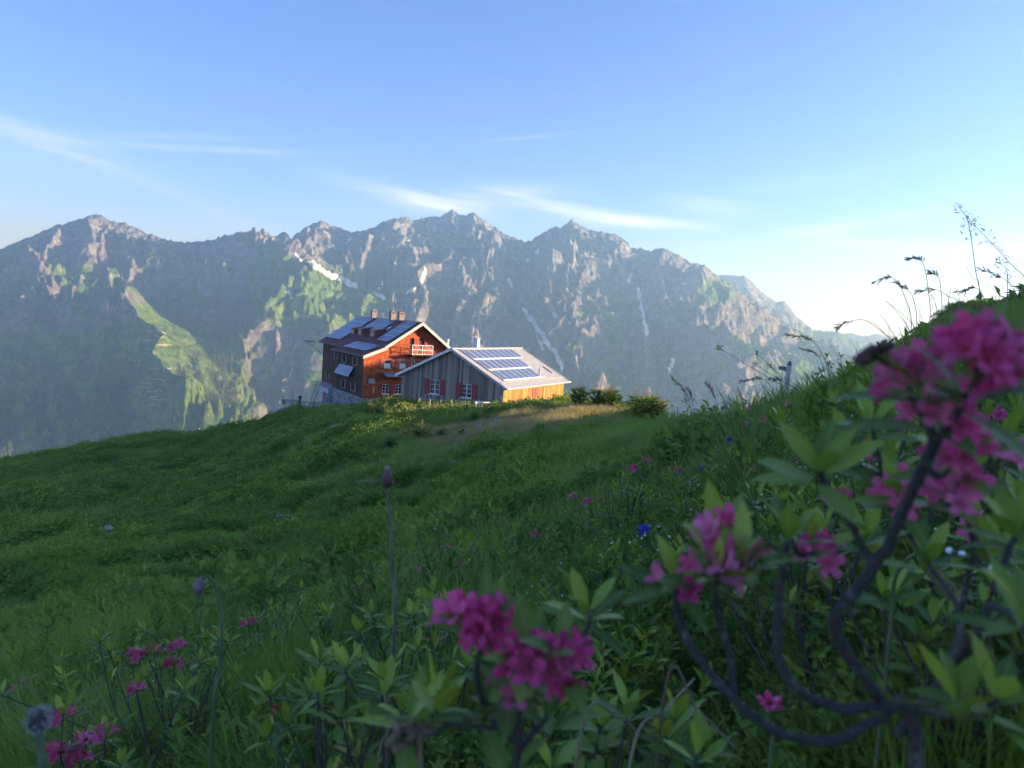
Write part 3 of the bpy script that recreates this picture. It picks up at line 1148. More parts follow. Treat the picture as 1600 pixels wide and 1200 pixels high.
    for v in np.arange(-.4, 20.6, .55):
        a = np.array([5.95, v, 10.07])
        b = np.array([1.0, v, 6.72])
        sm.obox(a, b - a, [0, .03, 0], [0, 0, .05])
        b = np.array([9.9, v, 7.31])
        a = np.array([6.2, v, 10.07])
        sm.obox(a, b - a, [0, .03, 0], [0, 0, .05])
    for v in np.arange(-.4, 10.8, .55):
        a = np.array([2.0, v, 7.30])
        b = np.array([-.3, v, 6.375])
        sm.obox(a, b - a, [0, .03, 0], [0, 0, .05])
    s = sm.build('standing_seams', M_REDROOF, H)
    s['kind'] = 'stuff'
    MB().box((5.93, -.8, 10.13), (6.23, 20.7, 10.21)).build('ridge_cap', M_REDROOF, H)
    al, dn = (0, 1, 0), (-.828, 0, -.560)

    def arr(a0, a1, d0, d1, nc, nr):
        panels(H, (6.08, 0, 10.15), al, dn, a0, a1, d0, d1, nc, nr, .09)
    arr(14.2, 20.3, .25, 5.15, 4, 5)
    arr(6.7, 12.7, .25, 2.45, 4, 2)
    arr(.2, 3.7, .25, 4.1, 2, 4)
    panels(H, (2.35, 0, 7.43), al, (-.928, 0, -.372), 1.2, 8.9, .25, 1.9, 5, 1, .09)
    # dormers, skylight
    for vc, w in ((13.3, 1.3), (10.6, 1.5), (6.3, 1.5)):
        m = MB()
        pr = [(3.02, 7.9), (3.02, 8.80), (4.45, 9.08)]
        pv = [(p[0], vc - w / 2, p[1]) for p in pr] + [(p[0], vc + w / 2, p[1]) for p in pr]
        m.add(pv, [(0, 1, 2), (5, 4, 3), (0, 3, 4, 1), (1, 4, 5, 2)])
        m.obox((2.85, vc - w / 2 - .12, 8.80), (1.65, 0, .32), (0, w + .24, 0), (0, 0, .06))
        dm = m.build('dormer', M_REDROOF, H)
        MB().box((2.985, vc - w / 2 + .22, 8.2), (3.005, vc + w / 2 - .22, 8.66)).build('dormer_window', M_GLASS, dm)
    m = MB()
    m.obox((4.85, 5.0, 9.37), (-.58, 0, -.392), (0, .8, 0), (0, 0, .05))
    m.build('skylight', M_STEEL, H)
    # chimneys
    for u, v, w, top, two in ((6.0, 14.6, .54, 10.75, False), (5.9, 7.8, .6, 10.75, True), (6.35, 6.3, .6, 10.7, False)):
        m = MB()
        m.box((u - w / 2, v - w / 2, 9.3), (u + w / 2, v + w / 2, top))
        m.box((u - w / 2 - .07, v - w / 2 - .07, top), (u + w / 2 + .07, v + w / 2 + .07, top + .1))
        ch = m.build('chimney', M_BRICK, H)
        c = MB()
        for dx in (-.22, .22):
            for dy in (-.22, .22):
                c.box((u + dx - .07, v + dy - .07, top + .1), (u + dx + .07, v + dy + .07, top + .32))
        c.add([(u - .42, v - .42, top + .32), (u + .42, v - .42, top + .32), (u + .42, v + .42, top + .32), (u - .42, v + .42, top + .32), (u, v, top + .58)],
              [(3, 2, 1, 0), (0, 1, 4), (1, 2, 4), (2, 3, 4), (3, 0, 4)])
        if two:
            c.tube([(u, v, top + .5), (u, v, top + .95)], [.07, .03], 6)
        c.build('chimney_cap', M_BRICK, ch)
    MB().tube([(9.35, -.3, 6.9), (9.35, -.3, 8.35)], .12, 8).tube([(9.35, -.3, 8.35), (9.35, -.3, 8.5)], [.18, .16], 8).build('flue_pipe', M_WHITE, H)
    # balcony
    b = MB().box((4.85, -1.25, 6.58), (7.25, 0, 6.70)).box((5.0, -1.1, 6.38), (5.12, 0, 6.58)).box((6.98, -1.1, 6.38), (7.1, 0, 6.58)).build('balcony', M_DARKWOOD, H)
    r = MB()
    for u in (4.88, 6.03, 7.22):
        r.box((u - .025, -1.24, 6.70), (u + .025, -1.19, 7.75))
    for z in (6.78, 7.24, 7.74):
        r.box((4.86, -1.235, z - .025), (7.24, -1.195, z + .025))
        for u in (4.88, 7.22):
            r.box((u - .02, -1.19, z - .02), (u + .02, -.01, z + .02))
    for k in range(1, 15):
        u = 4.88 + 2.34 * k / 15
        r.box((u - .006, -1.22, 6.8), (u + .006, -1.208, 7.72))
    r.build('railing', M_WHITE, b)
    # ladder below the balcony
    l = MB()
    for u in (5.12, 5.46):
        l.obox((u, -1.0, 1.6), (.045, 0, 0), (0, .045, 0), (0, .55, 5.0))
    for k in range(17):
        z = 1.9 + k * .28
        y = -1.0 + .11 * (z - 1.6)
        l.box((5.165, y, z - .018), (5.46, y + .035, z + .018))
    l.build('ladder', M_PLANK, H)
    # canopy over the entrance, drain pipe, sign
    m = MB()
    m.obox((2.15, -1.3, 4.28), (6.4, 0, 0), (0, 1.3, .25), (0, 0, .16))
    m.build('canopy', simple('blue grey canopy', (.16, .20, .24), .6), H)
    sg = MB().box((.47, -.05, 3.40), (1.5, -.015, 4.03)).build('sign', M_DARKWOOD, H)
    m = MB()
    for a, b_ in ((.62, .88), (1.08, 1.34)):
        m.box((a, -.062, 3.90), (b_, -.052, 3.95))
        m.box((a + .07, -.062, 3.85), (b_ - .07, -.052, 3.89))
    m.tube([(.98, -.055, 3.88), (.98, -.066, 3.88)], .075, 10)
    x = .58
    random.seed(3)
    for z in (3.70, 3.58, 3.47):
        x = .60
        while x < 1.36:
            w = random.uniform(.03, .07)
            m.box((x, -.06, z), (x + w, -.052, z + .07))
            x += w + .022
    m.build('lettering', M_WHITE, sg)['kind'] = 'stuff'
    MB().box((1.18, -.06, 2.45), (1.24, -.02, 3.1)).build('thermometer', M_WHITE, H)
    # tilted solar awning on the side wall
    m0 = np.array([-.08, 7.9, 4.86])
    al2 = (0, -1, 0)
    dn2 = np.array([-.62, 0, -1.05])
    panels(H, m0, al2, dn2 / np.linalg.norm(dn2), 0, 5.0, 0, 1.22, 2, 1, 0, .05)
    m = MB()
    for v in (3.1, 7.7):
        m = MB()
        m.tube([(-.68, v, 3.84), (-.02, v, 3.84)], .025, 6).tube([(-.68, v, 3.84), (-.02, v, 3.1)], .025, 6)
        m.build('awning_bracket', M_DARKMETAL, H)
    m = MB()
    m.tube([(.55, 20.4, 6.62), (-.9, 20.9, 6.72)], .05, 6)
    m.tube([(-.5, 20.8, 6.65), (1.35, 20.3, 5.2)], .03, 5)
    m.build('gutter_spout', M_DARKMETAL, H)
    g = MB()
    g.tube([(.97, 11, 6.62), (.97, 20.7, 6.62)], .06, 6)
    g.tube([(-.36, -.75, 6.26), (-.36, 10.9, 6.26)], .06, 6)
    g.build('gutter', M_DARKMETAL, H)
    return H


# ------------------------------------------------------------------ the barn
def build_barn():
    Bp = at(785, 640, 60.0)
    B = empty('barn', Bp, math.radians(64))
    tag(B, 'low timber annex building with grey gable, honey-coloured side wall and three rows of solar panels', 'building')
    W, LEN = 9.55, 12.3
    yr, zr = 4.75, 4.38
    prof = [(0, 1.93), (yr, zr - .06), (W, 1.98)]
    GO, GS, GN = (0, 0, 0), (0, 1, 0), (-1, 0, 0)
    SO, SS, SN = (0, 0, 0), (1, 0, 0), (0, -1, 0)
    gw = [(5.85, 6.78, .60, 1.76), (2.85, 3.78, .60, 1.70)]
    wall('gable_wall', GO, GS, GN, prof, -1.6, gw, M_GREYWOOD, B)
    boards('gable_cladding', GO, GS, GN, prof, -.75, gw, M_GREYWOOD, B)
    sw = [(5.35, 6.6, .68, 1.42)]
    wall('side_wall', SO, SS, SN, [(0, 1.93), (LEN, 1.93)], -1.6, [], M_HONEY, B)
    boards('side_cladding', SO, SS, SN, [(0, 1.93), (LEN, 1.93)], -1.2, [], M_HONEY, B)
    wall('gable_wall', (LEN, 0, 0), GS, (1, 0, 0), prof, -1.6, [], M_GREYWOOD, B)
    wall('side_wall', (0, W, 0), SS, (0, 1, 0), [(0, 1.98), (LEN, 1.98)], -1.6, [], M_GREYWOOD, B)
    MB().box((-.03, .02, -1.7), (.03, W - .02, -.75)).build('stone_base', simple('dark concrete plinth', (.12, .14, .16), .9), B)
    for h in gw:
        window(B, (-.025, 0, 0), GS, GN, *h, shut=M_REDSHUT, shw=.50, cross=True, frame=M_WHITE, thick=.055, ds=.05)
    s = sw[0]
    for k in range(2):                                       # closed shutters on the sunlit side
        a = s[0] + k * .66
        m = MB()
        for j in range(3):
            m.box((a + j * .19, -.075, s[2]), (a + j * .19 + .175, -.042, s[3]))
        m.build('shutter', simple('bright red shutters', (.42, .05, .035), .6) if k == 0 else bpy.data.materials['bright red shutters'], B)
    # roof: plain slab on the hidden side, corrugated sheet on the visible one
    A = (1, 0, 0)
    ze = zr - 5.15 * (zr - 1.90) / yr
    m = MB()
    slab(m, (0, yr, zr + .06), (0, W + .42, 1.86), A, -.42, LEN + .42, .14)
    m.build('roof', M_TIN, B)
    m = MB()
    slab(m, (0, yr, zr + .0), (0, -.40, ze), A, -.40, LEN + .40, .11)
    m.build('roof', M_TIN, B)
    nx = int((LEN + .84) / .19) * 6
    xs = np.linspace(-.42, LEN + .42, nx)
    ts = np.linspace(0, 1, 3)
    X, T = np.meshgrid(xs, ts)
    Yy = yr + (-.42 - yr) * T
    Zz = zr + .045 + (ze - zr) * T + .018 * np.sin(X * 2 * math.pi / .19)
    o = grid_obj('corrugated_sheet', np.stack([X, Yy, Zz], -1), M_TIN, True)
    o.parent = B
    MB().box((-.44, yr - .16, zr + .06), (LEN + .44, yr + .16, zr + .12)).build('ridge_cap', M_TIN, B)
    for (p, q), mt in ((((yr, zr + .10), (-.44, ze + .08)), M_TIN), (((yr, zr + .10), (W + .44, 1.9)), M_STEEL)):
        k = MB()
        a = np.array([-.50, p[0], p[1]])
        b = np.array([-.50, q[0], q[1]])
        k.obox(a - [0, 0, .2], b - a, [.07, 0, 0], [0, 0, .22])
        k.build('rake_board', mt, B)
        k = MB()
        a = a + [LEN + .93, 0, 0]
        b = b + [LEN + .93, 0, 0]
        k.obox(a - [0, 0, .2], b - a, [.07, 0, 0], [0, 0, .22])
        k.build('rake_board', mt, B)
    k = MB()
    k.tube([(-.45, -.50, ze - .02), (LEN + .45, -.50, ze - .02)], .075, 8)
    k.build('gutter', M_TIN, B)
    k = MB()
    k.tube([(7.6, -.50, ze - .05), (7.6, -.1, ze - .3), (7.6, -.1, -.8)], .04, 6)
    k.build('downpipe', M_STEEL, B)
    # row of snow guards near the eave
    k = MB()
    dn = np.array([0, -(yr + .40), ze - zr])
    dn /= np.linalg.norm(dn)
    for x in np.arange(-.2, LEN + .2, .19):
        p = np.array([x, yr, zr + .07]) + dn * 5.15
        k.obox(p, (.09, 0, 0), dn * .05, (0, 0, .10))
    o = k.build('snow_guards', M_TIN, B)
    o['kind'] = 'stuff'
    org = (0, yr, zr + .05)
    for a0, a1, d0, d1, n in ((.55, 9.9, .25, 1.72, 9), (.6, 8.6, 1.84, 3.30, 8), (.65, 8.0, 3.42, 4.88, 7)):
        panels(B, org, (1, 0, 0), dn, a0, a1, d0, d1, n, 1, .06)
    for d in (1.75, 3.33, 4.90):
        k = MB()
        p = np.array([.6, yr, zr + .10]) + dn * d
        k.obox(p, (8.2, 0, 0), dn * .06, (0, 0, .05))
        k.build('panel_rail', M_TIN, B)
    # boxed flue, vent pipe, roof window
    k = MB().box((4.0, 4.8, 3.8), (4.42, 5.22, 5.2))
    fl = k.build('flue', M_STEEL, B)
    k = MB()
    k.add([(3.9, 4.7, 5.2), (4.52, 4.7, 5.2), (4.52, 5.32, 5.2), (3.9, 5.32, 5.2), (3.98, 5.0, 5.36), (4.44, 5.0, 5.36)],
          [(3, 2, 1, 0), (0, 1, 5, 4), (2, 3, 4, 5), (1, 2, 5), (3, 0, 4)])
    k.build('flue_cap', M_TIN, fl)
    p = np.array([8.3, yr, zr]) + dn * 4.55
    MB().tube([p, p + [0, 0, .55]], .11, 8).tube([p + [0, 0, .55], p + [0, 0, .62]], [.16, .12], 8).tube([p + [0, 0, .6], p + [0, 0, 1.0]], .035, 6).build('vent_pipe', M_STEEL, B)
    k = MB()
    for x0 in (7.9, 11.3):
        p = np.array([x0, yr, zr + .08]) + dn * 3.35
        k.obox(p, (.22, 0, 0), dn * 1.0, (0, 0, .05))
    k.build('roof_vent', M_DARKMETAL, B)
    for x in (.4, 3.0, 6.2, 9.6):
        MB().tube([(x, yr, zr + .1), (x, yr, zr + .55)], .012, 5).build('lightning_rod', M_STEEL, B)
    return B


HOUSE = build_house()
BARN = build_barn()

# ------------------------------------------------------------------ plant materials
def mat_leaf(name, stops, rough=.45, trans=.3, tcol=None, spec=.4, world=0.0, detail=None):
    """foliage: colour varies per object / instance and over the leaf; some light passes through"""
    t = NT(name)
    oi = t.n('ShaderNodeObjectInfo')
    n = t.noise(3.0, 3, .6, t.coord('Object'))
    f = t.math('ADD', t.math('MULTIPLY', oi.outputs['Random'], .7), t.math('MULTIPLY', n, .3))
    if world:
        g = t.n('ShaderNodeNewGeometry')
        w = t.math('ADD', t.math('MULTIPLY', t.noise(world, 4, .6, g.outputs['Position']), .7), t.math('MULTIPLY', t.noise(world * 7, 3, .6, g.outputs['Position']), .3))
        f = t.math('ADD', t.math('MULTIPLY', f, .45), t.math('MULTIPLY', t.math('SUBTRACT', w, .22), .95))
    c = t.ramp(f, stops)
    if detail:
        co = t.coord('Object')
        sp = t.n('ShaderNodeSeparateXYZ')
        t.l(co, sp.inputs[0])
        if detail == 'leaf':                                 # pale midrib, side veins, brown specks
            ay = t.math('ABSOLUTE', sp.outputs[1])
            rib = t.ramp(ay, [(.004, (1, 1, 1)), (.016, (0, 0, 0))])
            sv = t.math('SINE', t.math('MULTIPLY', t.math('SUBTRACT', sp.outputs[0], t.math('MULTIPLY', ay, .9)), 62.0))
            c = t.mix(t.math('MULTIPLY', t.ramp(sv, [(.80, (0, 0, 0)), (1.0, (1, 1, 1))]), .35), c, (.30, .38, .14))
            c = t.mix(t.math('MULTIPLY', rib, .6), c, (.40, .44, .18))
            spk = t.noise(26, 3, .6, co)
            c = t.mix(t.ramp(spk, [(.66, (0, 0, 0)), (.72, (.8, .8, .8))]), c, (.14, .075, .03))
        else:                                                # petals: pale throat, streaked lobes, browned rims
            st = t.noise(9, 4, .7, co)
            c = t.mix(t.ramp(sp.outputs[2], [(.25, (.55, .55, .55)), (.62, (0, 0, 0))]), c, (.90, .52, .60))
            c = t.mix(t.ramp(st, [(.52, (0, 0, 0)), (.74, (.6, .6, .6))]), c, (.95, .46, .66))
            c = t.mix(t.ramp(st, [(.24, (.6, .6, .6)), (.36, (0, 0, 0))]), c, (.40, .02, .10))
    t.base(c)
    t.set(Roughness=rough)
    t.b.inputs['Specular IOR Level'].default_value = spec
    if trans:
        tr = t.n('ShaderNodeBsdfTranslucent')
        mc = t.mix(.5, c, tcol or (.20, .30, .03))
        t.l(mc, tr.inputs['Color'])
        mx = t.n('ShaderNodeMixShader')
        mx.inputs[0].default_value = trans
        t.l(t.b.outputs[0], mx.inputs[1])
        t.l(tr.outputs[0], mx.inputs[2])
        t.l(mx.outputs[0], t.out.inputs['Surface'])
    return t.m


M_NEW = mat_leaf('young leaf', [(.15, (.20, .31, .028)), (.5, (.30, .42, .04)), (.85, (.42, .50, .06))], .4, .35, (.30, .36, .02))
M_OLD = mat_leaf('old leaf', [(.15, (.07, .13, .03)), (.5, (.14, .23, .045)), (.85, (.25, .34, .06))], .45, .35, None, .12)
M_PINK = mat_leaf('pink petals', [(.1, (.72, .035, .20)), (.5, (.88, .12, .32)), (.9, (.95, .34, .50))], .6, .35, (.90, .14, .40), .05, 0.0, 'petal')


def mat_bark():
    t = NT('grey brown bark with lichen')
    co = t.coord('Object')
    a = t.noise(420, 5, .7, co)
    b = t.noise(130, 4, .6, co)
    c = t.ramp(a, [(.3, (.035, .028, .026)), (.6, (.095, .078, .072)), (.8, (.17, .145, .13))])
    c = t.mix(t.ramp(b, [(.56, (0, 0, 0)), (.66, (.55, .55, .55))]), c, (.24, .26, .21))
    t.base(c)
    t.set(Roughness=.9)
    t.bump(a, .9, .0015)
    return t.m


M_BARK = mat_bark()
M_DRY = mat_leaf('dry grass stalks', [(.1, (.22, .16, .09)), (.5, (.34, .26, .15)), (.9, (.45, .36, .22))], .8, .2, (.4, .3, .15))
M_GRASS = mat_leaf('meadow grass', [(.12, (.15, .24, .04)), (.45, (.25, .36, .06)), (.8, (.40, .45, .11))], .6, .45, None, .12, .35)
M_SHRUB = mat_leaf('dwarf shrub leaves', [(.10, (.05, .10, .026)), (.36, (.15, .25, .048)), (.60, (.28, .37, .065)), (.82, (.42, .46, .10))], .6, .42, None, .12, .22)
M_HAY = mat_leaf('hay coloured grass', [(.1, (.24, .22, .07)), (.5, (.42, .35, .13)), (.9, (.56, .46, .22))], .8, .3, (.4, .3, .1), .2, .4)  # lightened, so the pale tones also carry some of the low sun
M_DOCK = mat_leaf('dock leaves', [(.1, (.09, .17, .035)), (.5, (.17, .27, .05)), (.9, (.30, .38, .07))], .5, .3)
M_RUST = mat_leaf('rusty seed spikes', [(.1, (.20, .11, .055)), (.5, (.34, .22, .10)), (.9, (.50, .40, .19))], .9, .2, (.5, .25, .08))
M_ROCK = simple('pale limestone', (.30, .30, .28), .9, .35, 4, 0, .2, .8)
M_BROWNHEAD = simple('dried brown flower head', (.13, .065, .05), .9, .4, 60)
M_BLUE = mat_leaf('blue violet petals', [(.1, (.06, .05, .42)), (.9, (.13, .12, .62))], .6, .25, (.15, .12, .8))
M_YELLOW = mat_leaf('yellow petals', [(.1, (.75, .42, .01)), (.9, (.85, .55, .03))], .6, .25, (.9, .6, .02))
M_WHITEFL = simple('small white petals', (.75, .76, .74), .7, .1)
M_DEW = simple('glint white dew', (.85, .9, .95), .05, .02, 1, 0, .9)  # white base colour stands in for the sparkle of clear drops
M_CONIFER = mat_leaf('spruce needles', [(.1, (.018, .036, .016)), (.5, (.035, .062, .024)), (.9, (.06, .095, .03))], .7, .1)

PROTO = bpy.data.collections.new('prototypes')


def scatter(name, pts, rot, scl, idx, protos, label):
    """one stuff object: instances of the prototype meshes on points (geometry nodes)"""
    me = bpy.data.meshes.new(name)
    me.vertices.add(len(pts))
    me.vertices.foreach_set('co', np.asarray(pts, np.float32).reshape(-1))
    a = me.attributes.new('rot', 'FLOAT_VECTOR', 'POINT')
    a.data.foreach_set('vector', np.asarray(rot, np.float32).reshape(-1))
    a = me.attributes.new('scl', 'FLOAT', 'POINT')
    a.data.foreach_set('value', np.asarray(scl, np.float32))
    a = me.attributes.new('pick', 'INT', 'POINT')
    a.data.foreach_set('value', np.asarray(idx, np.int32))
    o = bpy.data.objects.new(name, me)
    COL.objects.link(o)
    c = bpy.data.collections.new('proto_' + name)
    for i, p in enumerate(protos):
        p.name = 'proto_%s_%02d' % (name, i)
        c.objects.link(p)
    g = bpy.data.node_groups.new('scatter_' + name, 'GeometryNodeTree')
    g.interface.new_socket('Geometry', in_out='INPUT', socket_type='NodeSocketGeometry')
    g.interface.new_socket('Geometry', in_out='OUTPUT', socket_type='NodeSocketGeometry')
    N = g.nodes.new
    gi, go = N('NodeGroupInput'), N('NodeGroupOutput')
    ci = N('GeometryNodeCollectionInfo')
    ci.inputs['Collection'].default_value = c
    ci.inputs['Separate Children'].default_value = True
    ci.inputs['Reset Children'].default_value = True
    ip = N('GeometryNodeInstanceOnPoints')
    ip.inputs['Pick Instance'].default_value = True

    def at_(nm, ty):
        q = N('GeometryNodeInputNamedAttribute')
        q.data_type = ty
        q.inputs['Name'].default_value = nm
        return q.outputs[0]
    e2r = N('FunctionNodeEulerToRotation')
    L = g.links.new
    L(gi.outputs[0], ip.inputs['Points'])
    L(ci.outputs[0], ip.inputs['Instance'])
    L(at_('pick', 'INT'), ip.inputs['Instance Index'])
    L(at_('rot', 'FLOAT_VECTOR'), e2r.inputs[0])
    L(e2r.outputs[0], ip.inputs['Rotation'])
    L(at_('scl', 'FLOAT'), ip.inputs['Scale'])
    L(ip.outputs[0], go.inputs[0])
    md = o.modifiers.new('scatter', 'NODES')
    md.node_group = g
    tag(o, label, None, None, 'stuff')
    return o


def proto(mb, mat, smooth=False):
    me = bpy.data.meshes.new('proto')
    me.from_pydata(mb.v, [], mb.f)
    me.materials.append(mat)
    if smooth:
        me.polygons.foreach_set('use_smooth', np.ones(len(me.polygons), bool))
    me.update()
    return bpy.data.objects.new('proto', me)


def nrmz(v):
    v = np.asarray(v, float)
    return v / (np.linalg.norm(v) + 1e-12)


def leaf_faces(mb, p, d, n, L, W, seg=3, curl=.25, fold=.15):
    """a pointed leaf from p along d, face normal n"""
    d = nrmz(d)
    s = nrmz(np.cross(d, n))
    n = np.cross(s, d)
    ids = []
    prof = {2: [(.5, 1.0)], 3: [(.3, .85), (.66, .9)], 4: [(.2, .62), (.45, 1), (.75, .78)]}[seg]
    b = len(mb.v)
    V = [p]
    for t, w in prof:
        c = p + d * L * t - n * curl * L * t * t
        V += [c - s * W * w / 2 + n * fold * W * w, c, c + s * W * w / 2 + n * fold * W * w]
    V.append(p + d * L - n * curl * L)
    k = len(prof)
    Fc = [(0, 2, 1), (0, 3, 2)]
    for i in range(k - 1):
        a = 1 + 3 * i
        Fc += [(a, a + 1, a + 4, a + 3), (a + 1, a + 2, a + 5, a + 4)]
    a = 1 + 3 * (k - 1)
    Fc += [(a, a + 1, len(V) - 1), (a + 1, a + 2, len(V) - 1)]
    mb.add(V, Fc)


def blade(mb, p, az, L, W, lean, bend, seg=3):
    """a grass blade"""
    h = np.array([math.sin(az), math.cos(az), 0])
    s = np.array([h[1], -h[0], 0]) * W / 2
    q = np.array(p, float)
    a = math.pi / 2 - lean
    b = len(mb.v)
    for i in range(seg + 1):
        w = 1 - (i / seg) ** 1.6
        if i < seg:
            mb.v += [tuple(q - s * w), tuple(q + s * w)]
        else:
            mb.v.append(tuple(q))
        q = q + (h * math.cos(a) + np.array([0, 0, math.sin(a)])) * L / seg
        a -= bend / seg
    for i in range(seg - 1):
        mb.f.append((b + 2 * i, b + 2 * i + 1, b + 2 * i + 3, b + 2 * i + 2))
    mb.f.append((b + 2 * seg - 2, b + 2 * seg - 1, b + 2 * seg))


def p_shrub(rs, n, R, H, L, lean=.25):
    """low dome of small leaves, combed to one side"""
    mb = MB()
    for i in range(n):
        a = rs.uniform(0, 2 * math.pi)
        rr = R * math.sqrt(rs.uniform(0, 1))
        z = H * (1 - (rr / R) ** 2) * rs.uniform(.45, 1.05)
        p = np.array([rr * math.cos(a) + lean * z, rr * math.sin(a), z - .03])
        d = nrmz([math.cos(a) * .5 + lean + rs.normal() * .4, math.sin(a) * .5 + rs.normal() * .4, .55 + rs.normal() * .3])
        nn = nrmz([rs.normal() * .5, rs.normal() * .5, 1])
        leaf_faces(mb, p, d, nn, L * rs.uniform(.7, 1.3), L * rs.uniform(.55, .8), 2)
    return mb


def p_grass(rs, n, R, H, W, lean=.3, seg=3):
    mb = MB()
    for i in range(n):
        a = rs.uniform(0, 2 * math.pi)
        rr = R * math.sqrt(rs.uniform(0, 1))
        blade(mb, (rr * math.cos(a), rr * math.sin(a), -.02), rs.normal() * .9 + math.pi / 2, H * rs.uniform(.6, 1.2), W * rs.uniform(.7, 1.3), abs(rs.normal() * .25) + lean * .5, rs.uniform(.3, 1.5) * (lean + .4), seg)
    return mb


def sample_points(n, r0, r1, a0, a1, power):
    """points in a fan before the camera; density ~ r**-power"""
    u = rng.uniform(0, 1, n)
    k = 2 - power
    r = (r0 ** k + u * (r1 ** k - r0 ** k)) ** (1 / k) if abs(k) > 1e-6 else r0 * (r1 / r0) ** u
    a = np.radians(rng.uniform(a0, a1, n))
    x, y = r * np.sin(a), r * np.cos(a)
    return x, y, r


def in_rect(x, y, obj, x0, x1, y0, y1):
    c, s = math.cos(obj.rotation_euler.z), math.sin(obj.rotation_euler.z)
    dx, dy = x - obj.location.x, y - obj.location.y
    lx, ly = c * dx + s * dy, -s * dx + c * dy
    return (lx > x0) & (lx < x1) & (ly > y0) & (ly < y1)


def free(x, y):
    return ~(in_rect(x, y, HOUSE, -.4, 9.6, -1.4, 20.5) | in_rect(x, y, BARN, -.3, 12.6, -.3, 9.9) | ((np.abs(x + 24) < 5) & (np.abs(y - 86) < 4)))


def combed(x, y):
    """streaky patch noise, stretched up the slope to the right"""
    u = x * .62 + y * .78
    v = -x * .78 + y * .62
    return fbm(u / 7.0, v / 2.2, 4, 63)


# ---- hillside cover
def cover_hillside():
    rs = np.random.default_rng(11)
    P = [proto(p_shrub(rs, 150, .27, .24, .040, .12), M_SHRUB) for _ in range(3)] + [proto(p_shrub(rs, 120, .40, .32, .065, .15), M_SHRUB) for _ in range(3)] \
        + [proto(p_grass(rs, 40, .24, .34, .012, .6), M_GRASS) for _ in range(3)] + [proto(p_grass(rs, 34, .30, .55, .02, .8), M_GRASS) for _ in range(2)] \
        + [proto(p_grass(rs, 34, .25, .38, .014, .45), M_HAY) for _ in range(2)]
    x, y, r = sample_points(95000, 6.0, 125, -41, 38, 1.0)
    z = ground_z(x, y)
    ok = free(x, y)
    x, y, z, r = x[ok], y[ok], z[ok], r[ok]
    px, py = proj(np.stack([x, y, z], -1))
    n1 = fbm(x / 6, y / 6, 3, 41)
    st = combed(x, y)
    dm = dry_sunlit_mask(x, y)
    u = rng.uniform(0, 1, len(x))
    grassy = (n1 + .55 * np.exp(-(((x - 3) / 9) ** 2 + ((y - 33) / 9) ** 2)) + .6 * np.exp(-(((x + 9) / 6) ** 2 + ((y - 56) / 6) ** 2)) > .34) | (u < .08)
    idx = np.where(r < 32, rng.integers(0, 3, len(x)), rng.integers(3, 6, len(x)))
    idx = np.where(grassy, np.where(r < 32, rng.integers(6, 9, len(x)), rng.integers(9, 11, len(x))), idx)
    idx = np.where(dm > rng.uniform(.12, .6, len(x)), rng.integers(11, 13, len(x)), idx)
    scl = (.75 + .9 * np.clip(st + .35, 0, 1.2)) * rng.uniform(.7, 1.25, len(x)) * np.where(r > 45, 1.15, 1) * np.where(idx >= 11, .8, 1)
    uu, vv = x * .62 + y * .78, -x * .78 + y * .62
    md = np.abs(perlin(uu / 2.3 + .3 * perlin(x, y, 12), vv / 1.15, 14))
    shr = idx < 6
    scl = np.where(shr, scl * (.55 + 1.1 * sstep(.05, .45, md)), scl)
    keep = (u < np.where(shr, .30 + .9 * sstep(.04, .28, md), .8)) | (dm > .3)
    rot = np.stack([rng.normal(0, .12, len(x)), rng.normal(0, .12, len(x)), rng.normal(.75, .5, len(x))], -1)
    scatter('hillside_shrubs', np.stack([x, y, z], -1)[keep], rot[keep], scl[keep], idx[keep], P, 'carpet of low green dwarf shrubs and grass covering the hillside')


cover_hillside()


# ---- undergrowth on the near bank
def p_shoot(rs, h, L, n):
    """upright twig with whorled oval leaves"""
    mb = MB()
    top = np.array([rs.normal() * .15 * h, rs.normal() * .15 * h, h])
    mb.tube([(0, 0, -.03), top * .5 + rs.normal(size=3) * .006, top], [.0022, .0018, .0012], 4, False)
    for i in range(n):
        t = .35 + .65 * (i / (n - 1)) ** .7
        a = i * 2.4 + rs.normal() * .3
        el = .25 + .8 * (t - .35) / .65 + rs.normal() * .15
        d = np.array([math.cos(a) * math.cos(el), math.sin(a) * math.cos(el), math.sin(el)])
        nn = np.array([-math.cos(a) * math.sin(el), -math.sin(a) * math.sin(el), math.cos(el)])
        leaf_faces(mb, top * t, d, nn, L * rs.uniform(.75, 1.2), L * .36, 3, .2)
    return mb


def p_bilberry(rs, h, L, n):
    mb = MB()
    for k in range(5):
        tip = np.array([rs.normal() * .5 * h, rs.normal() * .5 * h, h * rs.uniform(.7, 1.1)])
        mb.tube([(0, 0, -.03), tip * .55 + np.array([0, 0, .02]), tip], [.0016, .0013, .0008], 3, False)
        for i in range(n // 5):
            t = rs.uniform(.3, 1)
            d = nrmz([rs.normal(), rs.normal(), .4 + abs(rs.normal()) * .5])
            leaf_faces(mb, tip * t, d, nrmz([rs.normal() * .6, rs.normal() * .6, 1]), L * rs.uniform(.7, 1.2), L * .55, 2, .15)
    return mb


